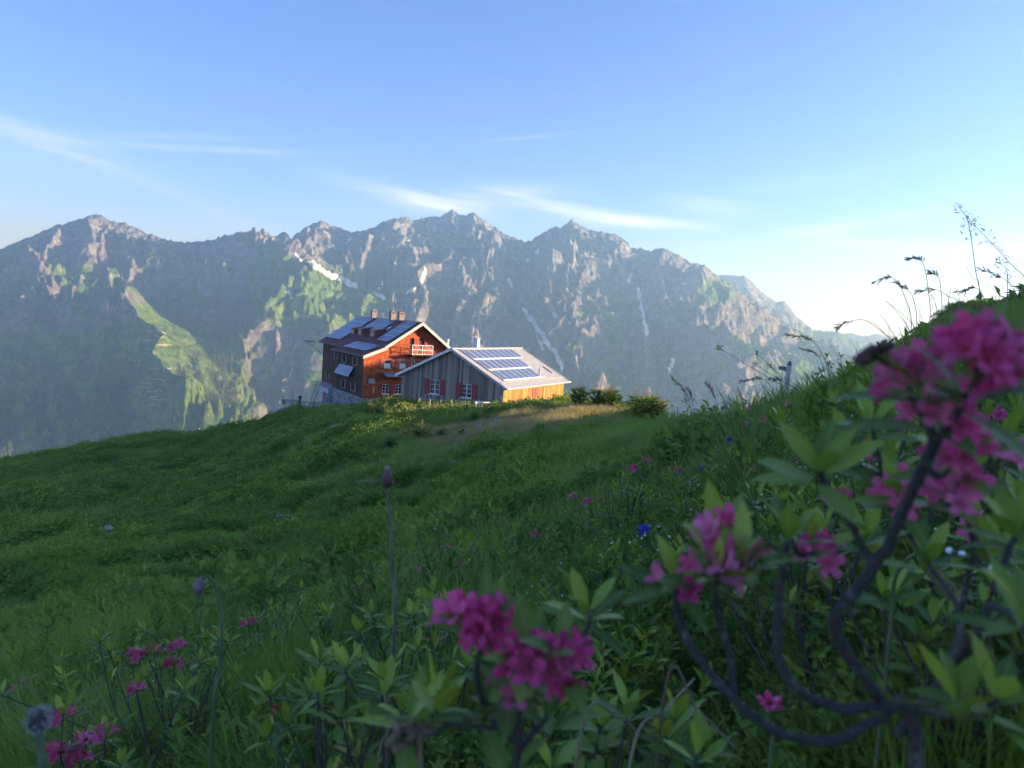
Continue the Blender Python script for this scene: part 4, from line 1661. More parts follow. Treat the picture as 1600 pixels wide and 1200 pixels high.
def cover_bank():
    rs = np.random.default_rng(23)
    P = [proto(p_grass(rs, 22, .035, .20, .0032, .35, 4), M_GRASS) for _ in range(4)] \
        + [proto(p_shoot(rs, .16, .030, 15), M_OLD) for _ in range(3)] + [proto(p_shoot(rs, .15, .030, 13), M_NEW) for _ in range(2)] \
        + [proto(p_bilberry(rs, .13, .016, 60), M_SHRUB) for _ in range(4)] + [proto(p_grass(rs, 18, .05, .22, .0026, .7, 4), M_DRY) for _ in range(2)]
    x, y, r = sample_points(15500, .62, 10.0, -44, 44, 1.15)
    z = ground_z(x, y)
    n1 = fbm(x / 1.1, y / 1.1, 3, 71)
    n2 = fbm(x / .6 + 9, y / .6, 3, 72)
    u = rng.uniform(0, 1, len(x))
    m = len(x)
    idx = np.where(n1 > .05, rng.integers(0, 4, m), rng.integers(9, 13, m))
    idx = np.where((n2 > .18) & (u < .75), rng.integers(4, 7, m), idx)
    idx = np.where((n2 > .30) & (u < .35), rng.integers(7, 9, m), idx)
    idx = np.where(u > .96, rng.integers(13, 15, m), idx)
    bank = sstep(.8, 2.4, x)                                # the rise on the right is all shrub
    idx = np.where((rng.uniform(0, 1, m) < bank * .75), np.where(u < .12, rng.integers(4, 7, m), rng.integers(9, 13, m)), idx)
    scl = rng.uniform(.6, 1.25, m) * (.8 + .5 * np.clip(n1 + .3, 0, 1)) * (.75 + .45 * sstep(.6, 2.5, r))
    rot = np.stack([rng.normal(0, .16, m), rng.normal(0, .16, m), rng.uniform(0, 6.28, m)], -1)
    scatter('bank_undergrowth', np.stack([x, y, z], -1), rot, scl, idx, P, 'dense undergrowth of grass, bilberry and leafy shoots on the near bank')
    # dew on the grass
    mb = MB()
    mb.add([(0, 0, -1), (1, 0, 0), (0, 1, 0), (-1, 0, 0), (0, -1, 0), (0, 0, 1)], [(0, 2, 1), (0, 3, 2), (0, 4, 3), (0, 1, 4), (5, 1, 2), (5, 2, 3), (5, 3, 4), (5, 4, 1)])
    pd = proto(mb, M_DEW, True)
    x, y, r = sample_points(2600, .9, 5.5, -30, 30, 1.0)
    k = fbm(x / .5, y / .5, 3, 99) + .35 * np.exp(-((x - .6) / .5) ** 2) > .12
    x, y, r = x[k], y[k], r[k]
    z = ground_z(x, y) + rng.uniform(.06, .17, len(x))
    scatter('dew_drops', np.stack([x, y, z], -1), np.zeros((len(x), 3)), rng.uniform(.0008, .0018, len(x)) * np.clip(r, 1, 2.2), np.zeros(len(x)), [pd], 'tiny white dew drops sprinkled through the near grass')


cover_bank()


# ------------------------------------------------------------------ shared plant pieces
def shared_mesh(name, mb, mat, smooth=True):
    me = bpy.data.meshes.new(name)
    me.from_pydata(mb.v, [], mb.f)
    me.materials.append(mat)
    me.polygons.foreach_set('use_smooth', np.full(len(me.polygons), smooth, bool))
    me.update()
    return me


def leaf_variant(mat, wide, curl, fold, name='leaf'):
    mb = MB()
    leaf_faces(mb, np.zeros(3), np.array([1.0, 0, 0]), np.array([0, 0, 1.0]), 1.0, wide, 4, curl, fold)
    return shared_mesh(name, mb, mat)


def with_veins(src, name):
    m = re_leaf[src]
    return mat_leaf(name, *m, detail='leaf')


re_leaf = {'new': ([(.15, (.20, .31, .028)), (.5, (.30, .42, .04)), (.85, (.42, .50, .06))], .38, .35, (.30, .36, .02), .4),
           'old': ([(.15, (.07, .13, .03)), (.5, (.14, .23, .045)), (.85, (.25, .34, .06))], .42, .3, None, .15)}
M_NEW = with_veins('new', 'veined young leaf')
M_OLD = with_veins('old', 'veined old leaf')
LEAF_NEW = [leaf_variant(M_NEW, .34, .10, .10), leaf_variant(M_NEW, .30, .22, .14), leaf_variant(M_NEW, .38, -.05, .10)]
LEAF_OLD = [leaf_variant(M_OLD, .34, .22, .06), leaf_variant(M_OLD, .30, .32, .10), leaf_variant(M_OLD, .36, .10, .12)]
LEAF_BROWN = [leaf_variant(M_RUST, .32, .5, .2)]


def flower_mesh(seed):
    """funnel-shaped alpenrose flower: tube along +z with five spreading lobes"""
    rs = np.random.default_rng(seed)
    mb = MB()
    n = 20
    rings = [(0, .05), (.12, .16), (.40, .20), (.62, .28)]
    for z, r in rings:
        for k in range(n):
            a = 2 * math.pi * k / n
            mb.v.append((r * math.cos(a), r * math.sin(a), z))
    for lv, (z0, r0, dz) in enumerate(((.82, .44, .10), (.93, .66, .04))):
        for k in range(n):
            a = 2 * math.pi * k / n
            lobe = abs(math.cos(2.5 * a)) ** .7
            r = r0 * (.62 + .38 * lobe) if lv == 0 else r0 * (.50 + .50 * lobe)
            z = z0 - (1 - lobe) * (.10 if lv == 0 else .22) + rs.normal() * .025
            mb.v.append((r * math.cos(a) * (1 + rs.normal() * .03), r * math.sin(a) * (1 + rs.normal() * .03), z))
    for i in range(5):
        for k in range(n):
            k2 = (k + 1) % n
            mb.f.append((i * n + k, i * n + k2, (i + 1) * n + k2, (i + 1) * n + k))
    for k in range(5):                                       # stamens
        a = 2 * math.pi * k / 5 + .3
        mb.tube([(0, 0, .2), (.10 * math.cos(a), .10 * math.sin(a), .95)], [.012, .016], 3, False)
    return shared_mesh('flower', mb, M_PINK)


FLOWERS = [flower_mesh(k) for k in range(3)]


def child(me, parent, base, M, name=None):
    o = bpy.data.objects.new(name or me.name.split('.')[0], me)
    COL.objects.link(o)
    o.parent = parent
    M = M.copy()
    M.translation = M.translation - Vector(base)
    o.matrix_basis = M
    return o


def mat_xz(p, x, z, s):
    x = Vector(x).normalized()
    z = Vector(z)
    y = z.cross(x).normalized()
    z = x.cross(y)
    return Matrix(((x.x * s, y.x * s, z.x * s, p[0]), (x.y * s, y.y * s, z.y * s, p[1]), (x.z * s, y.z * s, z.z * s, p[2]), (0, 0, 0, 1)))


def perp(d):
    d = nrmz(d)
    a = np.cross(d, [.3, .2, .93])
    if np.linalg.norm(a) < .1:
        a = np.cross(d, [1, 0, 0])
    a = nrmz(a)
    return a, np.cross(d, a)


def rosette(parent, base, p, d, n, size, new, rs):
    """whorl of leaves at a shoot tip: old ones spread, young ones upright"""
    d = nrmz(d)
    a, b = perp(d)
    for i in range(n):
        w = i * 2.39996 + rs.normal() * .2
        f = i / max(n - 1, 1)
        young = f > 1 - new
        el = (math.radians(5) + f * math.radians(62)) + rs.normal() * .14
        out = a * math.cos(w) + b * math.sin(w)
        x = out * math.cos(el) + d * math.sin(el)
        z = -out * math.sin(el) + d * math.cos(el)
        q = p - d * size * .35 * (1 - f) + out * size * .04
        L = size * rs.uniform(.8, 1.15) * (1.0 if not young else .92)
        me = (LEAF_NEW if young else LEAF_OLD)[rs.integers(0, 3)]
        child(me, parent, base, mat_xz(q, x, z, L), 'leaf')


def truss(parent, base, p, d, n, size, rs):
    """cluster of flowers around a shoot tip"""
    d = nrmz(d)
    a, b = perp(d)
    for i in range(n):
        w = i * 2.39996 + rs.normal() * .25
        el = math.radians(12) + (i / n) * math.radians(62) + rs.normal() * .12
        ax = (a * math.cos(w) + b * math.sin(w)) * math.cos(el) + d * math.sin(el)
        q = p + ax * size * rs.uniform(.25, .5)
        u, v = perp(ax)
        child(FLOWERS[rs.integers(0, 3)], parent, base, mat_xz(q, u, ax, size * rs.uniform(.85, 1.15)), 'flower')


def shrub(label, cat, base, branches, tips, seed, leaf=.031, fl=.016, rad=.004, group=None):
    """branches: [[(x,y,z)..], ..] ; tips: (point, direction, leaves, share young, flowers)"""
    rs = np.random.default_rng(seed)
    T = empty('alpenrose_shrub', base)
    tag(T, label, cat, group)
    for br, r0, r1 in branches:
        pts = spline(br, 6)
        n = len(pts)
        r0, r1 = r0 * .54, r1 * .6
        pts = [p + rs.normal(size=3) * r0 * .12 for p in pts]
        mb = MB().tube([p - base for p in pts], [(r0 + (r1 - r0) * i / (n - 1)) * rs.uniform(.92, 1.1) for i in range(n)], 8)
        mb.build('branch', M_BARK, T, True)
    for p, d, nl, new, nf in tips:
        if nl:
            rosette(T, base, np.asarray(p), d, nl, leaf, new, rs)
        if nf:
            truss(T, base, np.asarray(p) - nrmz(d) * fl * .35, d, nf, fl, rs)
    return T


UP = np.array([0, 0, 1.0])


def P3(lst):
    return [atd(*q) for q in lst]


# ---- the big alpenrose at the right edge
def big_shrub():
    rs = np.random.default_rng(5)
    root = atd(1490, 1320, .46)
    root[2] = min(root[2], gz(root[0], root[1]))
    main = [root] + P3([(1430, 1195, .42), (1380, 1100, .40), (1320, 1015, .375), (1304, 970, .365), (1330, 930, .36), (1372, 880, .35), (1410, 800, .335), (1445, 728, .32), (1462, 688, .31)])
    br = [(main, .0055, .0034),
          (P3([(1462, 688, .31), (1488, 655, .30), (1508, 622, .29), (1525, 588, .28)]), .0032, .0022),
          (P3([(1460, 692, .31), (1446, 655, .305), (1425, 618, .30), (1402, 580, .295), (1372, 552, .29)]), .0032, .0018),
          (P3([(1382, 1103, .40), (1310, 1106, .39), (1250, 1080, .38), (1217, 1030, .375), (1216, 960, .38), (1222, 890, .385), (1232, 835, .39)]), .0044, .0026),
          (P3([(1385, 1120, .40), (1300, 1155, .385), (1210, 1142, .37), (1140, 1085, .36), (1080, 1010, .355), (1058, 950, .35), (1062, 905, .345)]), .0042, .0024),
          (P3([(1148, 1090, .362), (1140, 1020, .36), (1122, 960, .35), (1118, 890, .345)]), .0030, .0022),
          (P3([(1362, 890, .352), (1345, 850, .35), (1322, 805, .335), (1292, 768, .32), (1280, 728, .31)]), .0030, .0022),
          (P3([(1400, 1150, .41), (1480, 1050, .42), (1530, 980, .40), (1560, 900, .40), (1585, 840, .41)]), .0038, .0024),
          (P3([(1480, 1055, .42), (1500, 960, .47), (1450, 880, .5), (1400, 800, .5), (1380, 740, .47), (1362, 665, .45)]), .0030, .0020),
          (P3([(1500, 960, .47), (1520, 860, .46), (1505, 780, .42), (1500, 735, .37)]), .0028, .002),
          (P3([(1545, 945, .40), (1580, 960, .36), (1612, 1000, .33)]), .0028, .002),
          (P3([(1440, 1110, .41), (1480, 1120, .37), (1500, 1100, .35)]), .0028, .002)]
    L = [((1280, 728, .31), 9, .65, 0), ((1232, 838, .385), 9, .3, 0), ((1062, 905, .345), 9, .6, 2), ((1120, 890, .34), 10, .5, 3), ((1162, 880, .34), 6, .2, 4), ((1128, 832, .36), 6, .6, 5),
         ((1362, 660, .45), 9, .6, 0), ((1510, 606, .275), 8, 0, 0), ((1530, 552, .265), 0, 0, 12), ((1592, 590, .275), 4, .0, 7), ((1432, 592, .295), 5, 0, 6), ((1466, 640, .31), 4, 0, 7),
         ((1500, 712, .335), 5, .3, 8), ((1492, 770, .36), 6, .3, 6), ((1408, 770, .42), 7, .4, 5), ((1272, 862, .42), 6, .3, 6), ((1352, 840, .46), 8, .6, 0), ((1585, 830, .40), 9, .5, 0),
         ((1600, 960, .33), 9, .4, 0), ((1500, 1090, .35), 9, .6, 0), ((1555, 700, .42), 7, .4, 3), ((1555, 870, .45), 8, .3, 0), ((1450, 870, .50), 8, .2, 0), ((1390, 735, .47), 6, .5, 0),
         ((1560, 1090, .36), 7, .2, 0), ((1330, 700, .47), 7, .4, 2)]
    tips = []
    for (q, nl, new, nf) in L:
        p = atd(*q)
        d = nrmz(UP + rs.normal(size=3) * .22 + np.array([0, -.25, 0]))
        tips.append((p, d, nl, new, nf))
        # a short twig under every tip ties it to the nearest branch
        near = min((pt for b in br for pt in b[0]), key=lambda v: np.linalg.norm(v - p))
        if .012 < np.linalg.norm(near - p):
            br.append(([near, (near + p) / 2 - UP * .006, p], .0022, .0014))
    T = shrub('large alpenrose with gnarled grey branches and magenta flowers filling the right foreground', 'shrub', root, br, tips, 51, .026, .0108)
    # dried dark seed head on the left fork
    mb = MB()
    c = atd(1366, 545, .29) - root
    for k in range(9):
        v = rs.normal(size=3)
        v = nrmz(v) * .0075
        mb.tube([c, c + v * .6, c + v], [.0012, .0022, .0012], 5)
    mb.build('dried_seed_head', M_BROWNHEAD, T, True)
    return T


big_shrub()


def centre_shrub():
    rs = np.random.default_rng(9)
    root = atd(815, 1340, .42)
    root[2] = min(root[2], gz(root[0], root[1]))
    stem = [root] + P3([(808, 1210, .38), (803, 1120, .365), (812, 1062, .352)])
    br = [(stem, .0036, .0024), (P3([(806, 1160, .372), (760, 1110, .362), (745, 1040, .352), (762, 985, .345)]), .0026, .0018),
          (P3([(806, 1140, .37), (700, 1130, .365), (680, 1105, .36)]), .0022, .0016), (P3([(806, 1180, .375), (880, 1080, .38), (918, 980, .40), (922, 950, .405)]), .0024, .0016)]
    L = [((765, 972, .342), 6, 0, 9), ((722, 968, .348), 0, 0, 5), ((832, 1030, .335), 6, 0, 9), ((878, 1030, .338), 4, 0, 6), ((800, 1078, .35), 7, .0, 3), ((760, 1112, .36), 8, .1, 0), ((685, 1098, .36), 8, .6, 0),
         ((920, 955, .40), 8, .7, 0), ((640, 1125, .40), 8, .7, 0), ((855, 1120, .37), 8, .2, 0)]
    tips = []
    for q, nl, new, nf in L:
        p = atd(*q)
        tips.append((p, nrmz(UP + rs.normal(size=3) * .2 + np.array([0, -.45 if nf else -.1, 0])), nl, new, nf))
        near = min((pt for b in br for pt in b[0]), key=lambda v: np.linalg.norm(v - p))
        if .012 < np.linalg.norm(near - p):
            br.append(([near, (near + p) / 2 - UP * .006, p], .002, .0014))
    T = shrub('alpenrose with blurred magenta flower cluster at the bottom centre of the picture', 'shrub', root, br, tips, 52, .027, .0112)
    for px, py in ((625, 1150), (655, 1140)):                # withered heads beside it
        c = atd(px, py, .40) - root
        mb = MB()
        for k in range(8):
            v = nrmz(rs.normal(size=3)) * .008
            mb.tube([c, c + v * .6, c + v], [.0012, .0026, .0012], 5)
        mb.tube([c, atd(px + 5, py + 120, .41) - root], [.0012, .0015], 5)
        mb.build('withered_head', simple('withered tan head', (.30, .20, .12), .9, .4, 60) if px == 625 else bpy.data.materials['withered tan head'], T, True)


centre_shrub()


def small_shrub(label, basepx, tips, D, seed, extra=6, group=None, leaf=.030, fl=.0145, spread=.10):
    """a low alpenrose: stems fan out from one foot to the listed tips, plus leafy tips without flowers"""
    rs = np.random.default_rng(seed)
    b = atd(basepx[0], basepx[1], D)
    b[2] = gz(b[0], b[1])
    br, tp = [], []
    allt = [(atd(px, py, D + rs.uniform(-.05, .05) * D), nf) for px, py, nf in tips]
    c = np.mean([t[0] for t in allt], axis=0)
    for k in range(extra):
        p = c + np.array([rs.normal() * spread, rs.normal() * spread, rs.normal() * spread * .35 - .01])
        p[2] = max(p[2], gz(p[0], p[1]) + .06)
        allt.append((p, 0))
    for p, nf in allt:
        mid = b * .45 + p * .55 - UP * .02 + rs.normal(size=3) * .015
        br.append(([b - UP * .02, mid, p], .0032, .0016))
        tp.append((p, nrmz(UP + (p - b) * 1.5 + rs.normal(size=3) * .2), int(rs.integers(7, 11)), rs.uniform(.2, .7), nf))
        if D < 4:
            q = mid + rs.normal(size=3) * .03 + UP * .05
            br.append(([mid, (mid + q) / 2, q], .0018, .0012))
            tp.append((q, nrmz(UP + rs.normal(size=3) * .3), int(rs.integers(6, 9)), rs.uniform(0, .5), 0))
    return shrub(label, 'shrub', b, br, tp, seed, leaf, fl, group=group)


small_shrub('alpenrose with five pink blossoms in the bottom left corner', (130, 1230), [(98, 1117, 4), (135, 1157, 7), (92, 1175, 7), (124, 1187, 6), (165, 1148, 4)], 1.35, 61, 6)
small_shrub('branchy alpenrose with pink flowers left of the nodding stalk', (280, 1120), [(215, 1025, 6), (272, 1038, 8), (278, 1010, 6), (213, 1075, 6), (240, 1016, 2), (330, 1040, 0), (360, 1000, 0)], 1.7, 62, 10, spread=.12)
small_shrub('leafy alpenrose with one pinkish tuft on the crest of the near bank', (420, 1030), [(388, 972, 5), (345, 985, 2), (450, 985, 0), (500, 975, 0)], 2.2, 63, 10, spread=.16)
small_shrub('alpenrose with a smear of pink flowers at the left edge', (20, 1110), [(8, 1078, 7), (25, 1072, 6), (42, 1066, 4)], 3.0, 64, 6)
small_shrub('alpenrose with bare forked twigs and pink flowers in the middle of the bank', (965, 830), [(990, 732, 8), (918, 785, 8), (1010, 718, 3), (950, 765, 0), (1035, 745, 0), (896, 775, 3)], 3.0, 65, 7)
small_shrub('dark alpenrose with a single pink flower behind the centre flowers', (810, 900), [(837, 835, 8), (800, 838, 0), (705, 855, 2), (740, 850, 0)], 2.9, 66, 12, spread=.2)
small_shrub('alpenrose with two pink flowers below the leaning signpost', (1190, 720), [(1165, 663, 6), (1192, 656, 8), (1232, 632, 5), (1172, 638, 2), (1260, 640, 0), (1200, 640, 0)], 3.9, 67, 14, spread=.28)
small_shrub('dense alpenrose on the skyline right of the signpost', (1330, 650), [(1300, 600, 0), (1290, 610, 0), (1340, 580, 0), (1372, 560, 0), (1395, 545, 0)], 4.3, 68, 14, spread=.3)
small_shrub('dark leafy alpenrose without flowers low in the centre left foreground', (560, 1170), [(540, 1040, 0), (600, 1060, 0), (480, 1080, 0), (450, 1130, 0), (570, 1120, 0)], .85, 69, 10, spread=.08)
small_shrub('young alpenrose with bright green tips beside the tall bud stalk', (680, 1020), [(640, 960, 0), (700, 980, 0), (560, 985, 0), (510, 960, 0)], 1.3, 70, 8, spread=.10)
small_shrub('green alpenrose between the two blurred flower shrubs', (1020, 1200), [(980, 1110, 0), (1040, 1150, 0), (940, 1130, 0), (1100, 1170, 0)], .62, 71, 6, spread=.05)


small_shrub('dense small-leaved alpenrose filling the right edge behind the big branches', (1540, 1040), [(1500, 900, 0), (1560, 920, 0), (1590, 780, 0), (1530, 820, 2), (1480, 960, 0), (1600, 880, 0), (1450, 1000, 0)], .72, 72, 12, spread=.075, leaf=.026)
small_shrub('leafy alpenrose under the skyline behind the top magenta flowers', (1480, 820), [(1450, 700, 0), (1500, 680, 0), (1550, 650, 3), (1400, 720, 0), (1590, 640, 0), (1420, 660, 4), (1540, 730, 0)], 1.05, 73, 12, spread=.10, leaf=.027)
small_shrub('leafy alpenrose between the forked grey branches at right of centre', (1300, 960), [(1260, 800, 0), (1310, 780, 2), (1200, 830, 0), (1340, 860, 0), (1180, 780, 0), (1290, 880, 0)], .95, 74, 10, spread=.085, leaf=.027)
small_shrub('low alpenrose with small pink blooms halfway up the right bank', (1210, 790), [(1180, 735, 4), (1240, 720, 5), (1270, 700, 3), (1225, 750, 3)], 2.6, 76, 8, spread=.15)
small_shrub('alpenrose dotted with pink under the skyline grasses', (1400, 640), [(1380, 600, 4), (1430, 570, 4), (1350, 620, 3), (1410, 590, 0)], 3.4, 77, 8, spread=.2)
small_shrub('alpenrose with pale pink buds beside the lone yellow flower', (690, 930), [(660, 890, 3), (630, 905, 2), (720, 880, 3)], 2.6, 78, 8, spread=.15)
small_shrub('alpenrose with scattered pink blooms on the slope left of the signpost', (1080, 800), [(1060, 735, 4), (1120, 745, 5), (1150, 720, 0), (1090, 760, 3)], 3.3, 75, 8, spread=.2)

# ------------------------------------------------------------------ single flowers and stalks
def stalk(name, label, cat, pts, r0, r1, mat, group=None):
    P = P3(pts)
    b = P[0].copy()
    g = gz(b[0], b[1])
    if b[2] > g:
        P = [np.array([b[0], b[1], g])] + P
        b = P[0]
    T = empty(name, b)
    tag(T, label, cat, group)
    q = spline(P, 8)
    n = len(q)
    MB().tube([v - b for v in q], [r0 + (r1 - r0) * i / (n - 1) for i in range(n)], 6).build('stem', mat, T, True)
    return T, b, q


M_STEM = simple('brownish stem', (.17, .13, .09), .8, .3, 40)
M_GSTEM = simple('green stem', (.10, .14, .05), .7, .3, 40)

T, b, q = stalk('bud_stalk', 'tall thin stalk with a closed brown bud standing left of centre', 'flower', [(616, 985, .92), (614, 900, .92), (611, 820, .92), (604, 762, .92)], .0022, .0016, M_STEM)
mb = MB().tube([q[-1] - b, q[-1] - b + UP * .005, q[-1] - b + UP * .011, q[-1] - b + UP * .018, q[-1] - b + UP * .022], [.002, .0062, .0066, .0045, .001], 10)
mb.build('bud', simple('brown purple bud', (.16, .07, .07), .8, .4, 200), T, True)
mb = MB()
for k in range(10):
    a = k * .63
    mb.tube([q[-1] - b + UP * .016, q[-1] - b + UP * .026 + np.array([math.cos(a), math.sin(a), 0]) * .003], [.001, .0004], 4)
mb.build('bristles', simple('pale bristles', (.45, .38, .36), .8), T)

T, b, q = stalk('nodding_stalk', 'pale stalk with a nodding withered head near the left foreground', 'flower', [(333, 1125, 1.0), (342, 1050, 1.0), (346, 970, 1.0), (338, 918, 1.0), (326, 902, 1.0), (315, 903, 1.0)], .0024, .0014, M_GSTEM)
c = q[-1] - b
MB().tube([c, c + np.array([-.002, 0, -.006]), c + np.array([-.003, 0, -.014]), c + np.array([-.004, 0, -.021])], [.002, .0065, .007, .002], 9).build('withered_head', simple('greyish mauve head', (.24, .17, .19), .9, .4, 150), T, True)

T, b, q = stalk('seed_head', 'round fuzzy grey seed head in the lower left corner', 'flower', [(68, 1290, .56), (66, 1200, .55), (60, 1140, .55)], .0028, .0020, M_GSTEM)
c = q[-1] - b + UP * .006
mb = MB()
rs = np.random.default_rng(3)
for k in range(220):
    v = nrmz(rs.normal(size=3))
    w = nrmz(np.cross(v, rs.normal(size=3))) * .0006
    mb.add([c + v * .004 - w, c + v * .004 + w, c + v * .0092], [(0, 1, 2)])
o = mb.build('fuzz', simple('grey white fuzz', (.36, .36, .34), .9, .1), T)
o['kind'] = 'stuff'
mb = MB()
mb.tube([c - UP * .008, c - UP * .004, c + UP * .002, c + UP * .006], [.001, .005, .0055, .001], 10)
mb.build('seed_core', simple('dark seed core', (.06, .06, .05), .9), T, True)
mb = MB()
for k in range(6):
    a = k * 1.05
    leaf_faces(mb, c - UP * .010, np.array([math.cos(a), math.sin(a), -.4]), UP, .008, .003, 2)
mb.build('collar', M_GSTEM, T)


def petal_ball(T, b, c, n, L, mat, seed, name='petals', squash=.7):
    rs = np.random.default_rng(seed)
    mb = MB()
    for k in range(n):
        v = nrmz(rs.normal(size=3) + UP * .4)
        leaf_faces(mb, c, v, nrmz(rs.normal(size=3)), L * rs.uniform(.7, 1.1), L * .34, 2, .1)
    mb.build(name, mat, T)


for i, (px, py, D, base, lab) in enumerate([(1007, 824, 2.0, 950, 'blue-violet rampion flower left of the blurred pink blossoms'), (1096, 729, 3.6, 790, 'small blue flower halfway up the bank'),
                                            (1140, 683, 4.2, 740, 'deep blue flower below the pink skyline shrub')]):
    T, b, q = stalk('blue_flower', lab, 'flower', [(px - 6, base, D), (px - 3, (py + base) / 2, D), (px, py + 4, D)], .0014, .001, M_GSTEM)
    petal_ball(T, b, q[-1] - b, 46, .0165 * (1 + .12 * D), M_BLUE, 80 + i)
T, b, q = stalk('yellow_flower', 'lone yellow flower on the bank left of centre', 'flower', [(712, 945, 3.0), (711, 915, 3.0), (710, 899, 3.0)], .0016, .0012, M_GSTEM)
petal_ball(T, b, q[-1] - b, 26, .017, M_YELLOW, 90)
T, b, q = stalk('red_bud', 'small red bud among the leaves in the lower left', 'flower', [(434, 1180, .9), (432, 1140, .9), (430, 1120, .9)], .0014, .001, M_GSTEM)
c = q[-1] - b
MB().tube([c, c + UP * .004, c + UP * .009, c + UP * .013], [.001, .0045, .0045, .001], 8).build('bud', simple('red bud', (.42, .03, .03), .6), T, True)
T, b, q = stalk('dark_bud', 'dark bud on a thin stem beside the dewy grass', 'flower', [(1108, 880, 2.0), (1112, 840, 2.0), (1113, 808, 2.0)], .0014, .001, M_GSTEM)
c = q[-1] - b
MB().tube([c, c + UP * .008, c + UP * .017, c + UP * .024], [.002, .009, .009, .002], 8).build('bud', M_BROWNHEAD, T, True)
T, b, q = stalk('pink_bud', 'single small pink blossom low between the grey branches', 'flower', [(1204, 1190, .55), (1202, 1140, .55), (1200, 1112, .55)], .0013, .001, M_GSTEM)
for k in range(3):
    child(FLOWERS[k], T, b, mat_xz(q[-1], (1, .3 * k, .2), nrmz([.4 * (k - 1), -.3, 1]), .011), 'flower')


# ---- grass stalks standing against the sky and the mountains
def grass_stalk(label, pts, D, kind, seed, group=None, wid=1.0):
    rs = np.random.default_rng(seed)
    T, b, q = stalk('grass_stalk', label, 'grass', [(x, y, D) for x, y in pts], (.0022 if kind != 'none' else .0013) * wid * D / 4, .0009 * wid * D / 4, M_DRY, group)
    if kind == 'none':
        return
    mb = MB()
    n = len(q)
    sz = D / 4
    if kind == 'plume':                                      # one-sided nodding spikelets over the last quarter
        for i in range(int(n * .72), n):
            d = nrmz(q[min(i + 1, n - 1)] - q[i - 1])
            for k in range(3):
                v = nrmz(d + rs.normal(size=3) * .35 - UP * .1)
                leaf_faces(mb, q[i] - b, v, nrmz(rs.normal(size=3)), .030 * sz * rs.uniform(.7, 1.2), .0055 * sz, 2, .15)
    else:                                                    # open panicle with tiny spikelets on hair-thin branches
        for i in range(int(n * .55), n, 2):
            for k in range(3):
                v = nrmz(rs.normal(size=3) + UP * .2)
                L = .06 * sz * rs.uniform(.5, 1.2) * (1.2 - i / n)
                e = q[i] - b + v * L
                mb.tube([q[i] - b, e], [.0004 * sz, .0003 * sz], 3, False)
                for m in range(3):
                    leaf_faces(mb, e + rs.normal(size=3) * .006 * sz, nrmz(v + rs.normal(size=3) * .5), nrmz(rs.normal(size=3)), .013 * sz, .0045 * sz, 2)
    mb.build('panicle', M_DRY, T)


G = 'grass stalks on the right skyline'
grass_stalk('tallest open grass panicle on the right skyline', [(1532, 480), (1524, 420), (1516, 362), (1510, 340), (1497, 322)], 4.2, 'open', 1, G)
grass_stalk('long grass stem leaning left across the tallest panicle', [(1625, 470), (1575, 408), (1540, 370), (1515, 345)], 4.0, 'open', 2, G)
grass_stalk('nodding grass plume left of the tallest panicle', [(1453, 500), (1450, 450), (1445, 420), (1437, 405), (1420, 403)], 4.3, 'plume', 3, G)
grass_stalk('leftmost arching grass plume of the skyline group', [(1424, 510), (1414, 465), (1402, 440), (1388, 433), (1368, 440)], 4.3, 'plume', 4, G)
grass_stalk('second arching grass plume from the left on the skyline', [(1432, 512), (1428, 470), (1418, 452), (1402, 442)], 4.3, 'plume', 5, G)
grass_stalk('short upright grass plume between the two tall ones', [(1471, 498), (1470, 450), (1465, 432), (1455, 426)], 4.3, 'plume', 6, G)
grass_stalk('low drooping grass panicle bending left on the skyline', [(1500, 485), (1480, 462), (1460, 452), (1434, 456)], 4.3, 'plume', 7, G)
grass_stalk('dark thick grass spike at far right of the skyline', [(1602, 470), (1580, 445), (1562, 432), (1533, 421)], 4.2, 'plume', 8, G)
grass_stalk('dense grass head right of the tallest stem', [(1573, 480), (1574, 440), (1572, 420), (1560, 410)], 4.2, 'open', 9, G)
grass_stalk('straight bare grass blade crossing the right skyline group', [(1558, 478), (1575, 440), (1594, 407)], 4.2, 'none', 10, G)
grass_stalk('thin bare blade leaning left near the tallest stem', [(1530, 455), (1520, 435), (1509, 416)], 4.2, 'none', 11, G)
grass_stalk('small drooping panicle right of the skyline centre', [(1540, 490), (1536, 462), (1524, 450), (1500, 455)], 4.3, 'plume', 12, G)
grass_stalk('pale arching grass plume over the far ridge', [(1400, 545), (1380, 520), (1350, 500), (1320, 505), (1309, 512)], 4.3, 'plume', 13, G)
for k in range(34):
    x = 1385 + 215 * (k + random.uniform(.1, .9)) / 34
    y0 = float(np.interp(x, [1385, 1450, 1520, 1600], [540, 505, 488, 478]))
    L = random.uniform(15, 55)
    a = random.gauss(-.25, .5)
    D = random.uniform(3.9, 4.7)
    grass_stalk(ORD[k] + ' short bare dry blade from the left on the right skyline', [(x, y0 + 12), (x + a * L * .45, y0 - L * .5), (x + a * L, y0 - L)], D, 'none', 100 + k, 'short blades on the right skyline')
G2 = 'grass stalks before the mountain'
grass_stalk('slim dark grass stalk leaning left before the mountain', [(1082, 690), (1080, 650), (1072, 615), (1052, 592)], 3.2, 'plume', 21, G2)
grass_stalk('upright dark grass spike rising from the sunlit grass', [(1084, 690), (1083, 655), (1081, 625), (1076, 608)], 3.2, 'plume', 22, G2)
grass_stalk('tallest forked dark grass stalk left of the signpost', [(1122, 690), (1120, 650), (1117, 620), (1106, 600)], 3.2, 'plume', 23, G2)
grass_stalk('thin single spike nearest the signpost', [(1135, 690), (1134, 655), (1133, 626)], 3.2, 'plume', 24, G2)
grass_stalk('arching grass plume bowing left in front of the signpost', [(1222, 650), (1208, 610), (1190, 592), (1160, 595)], 3.4, 'plume', 25, G2)
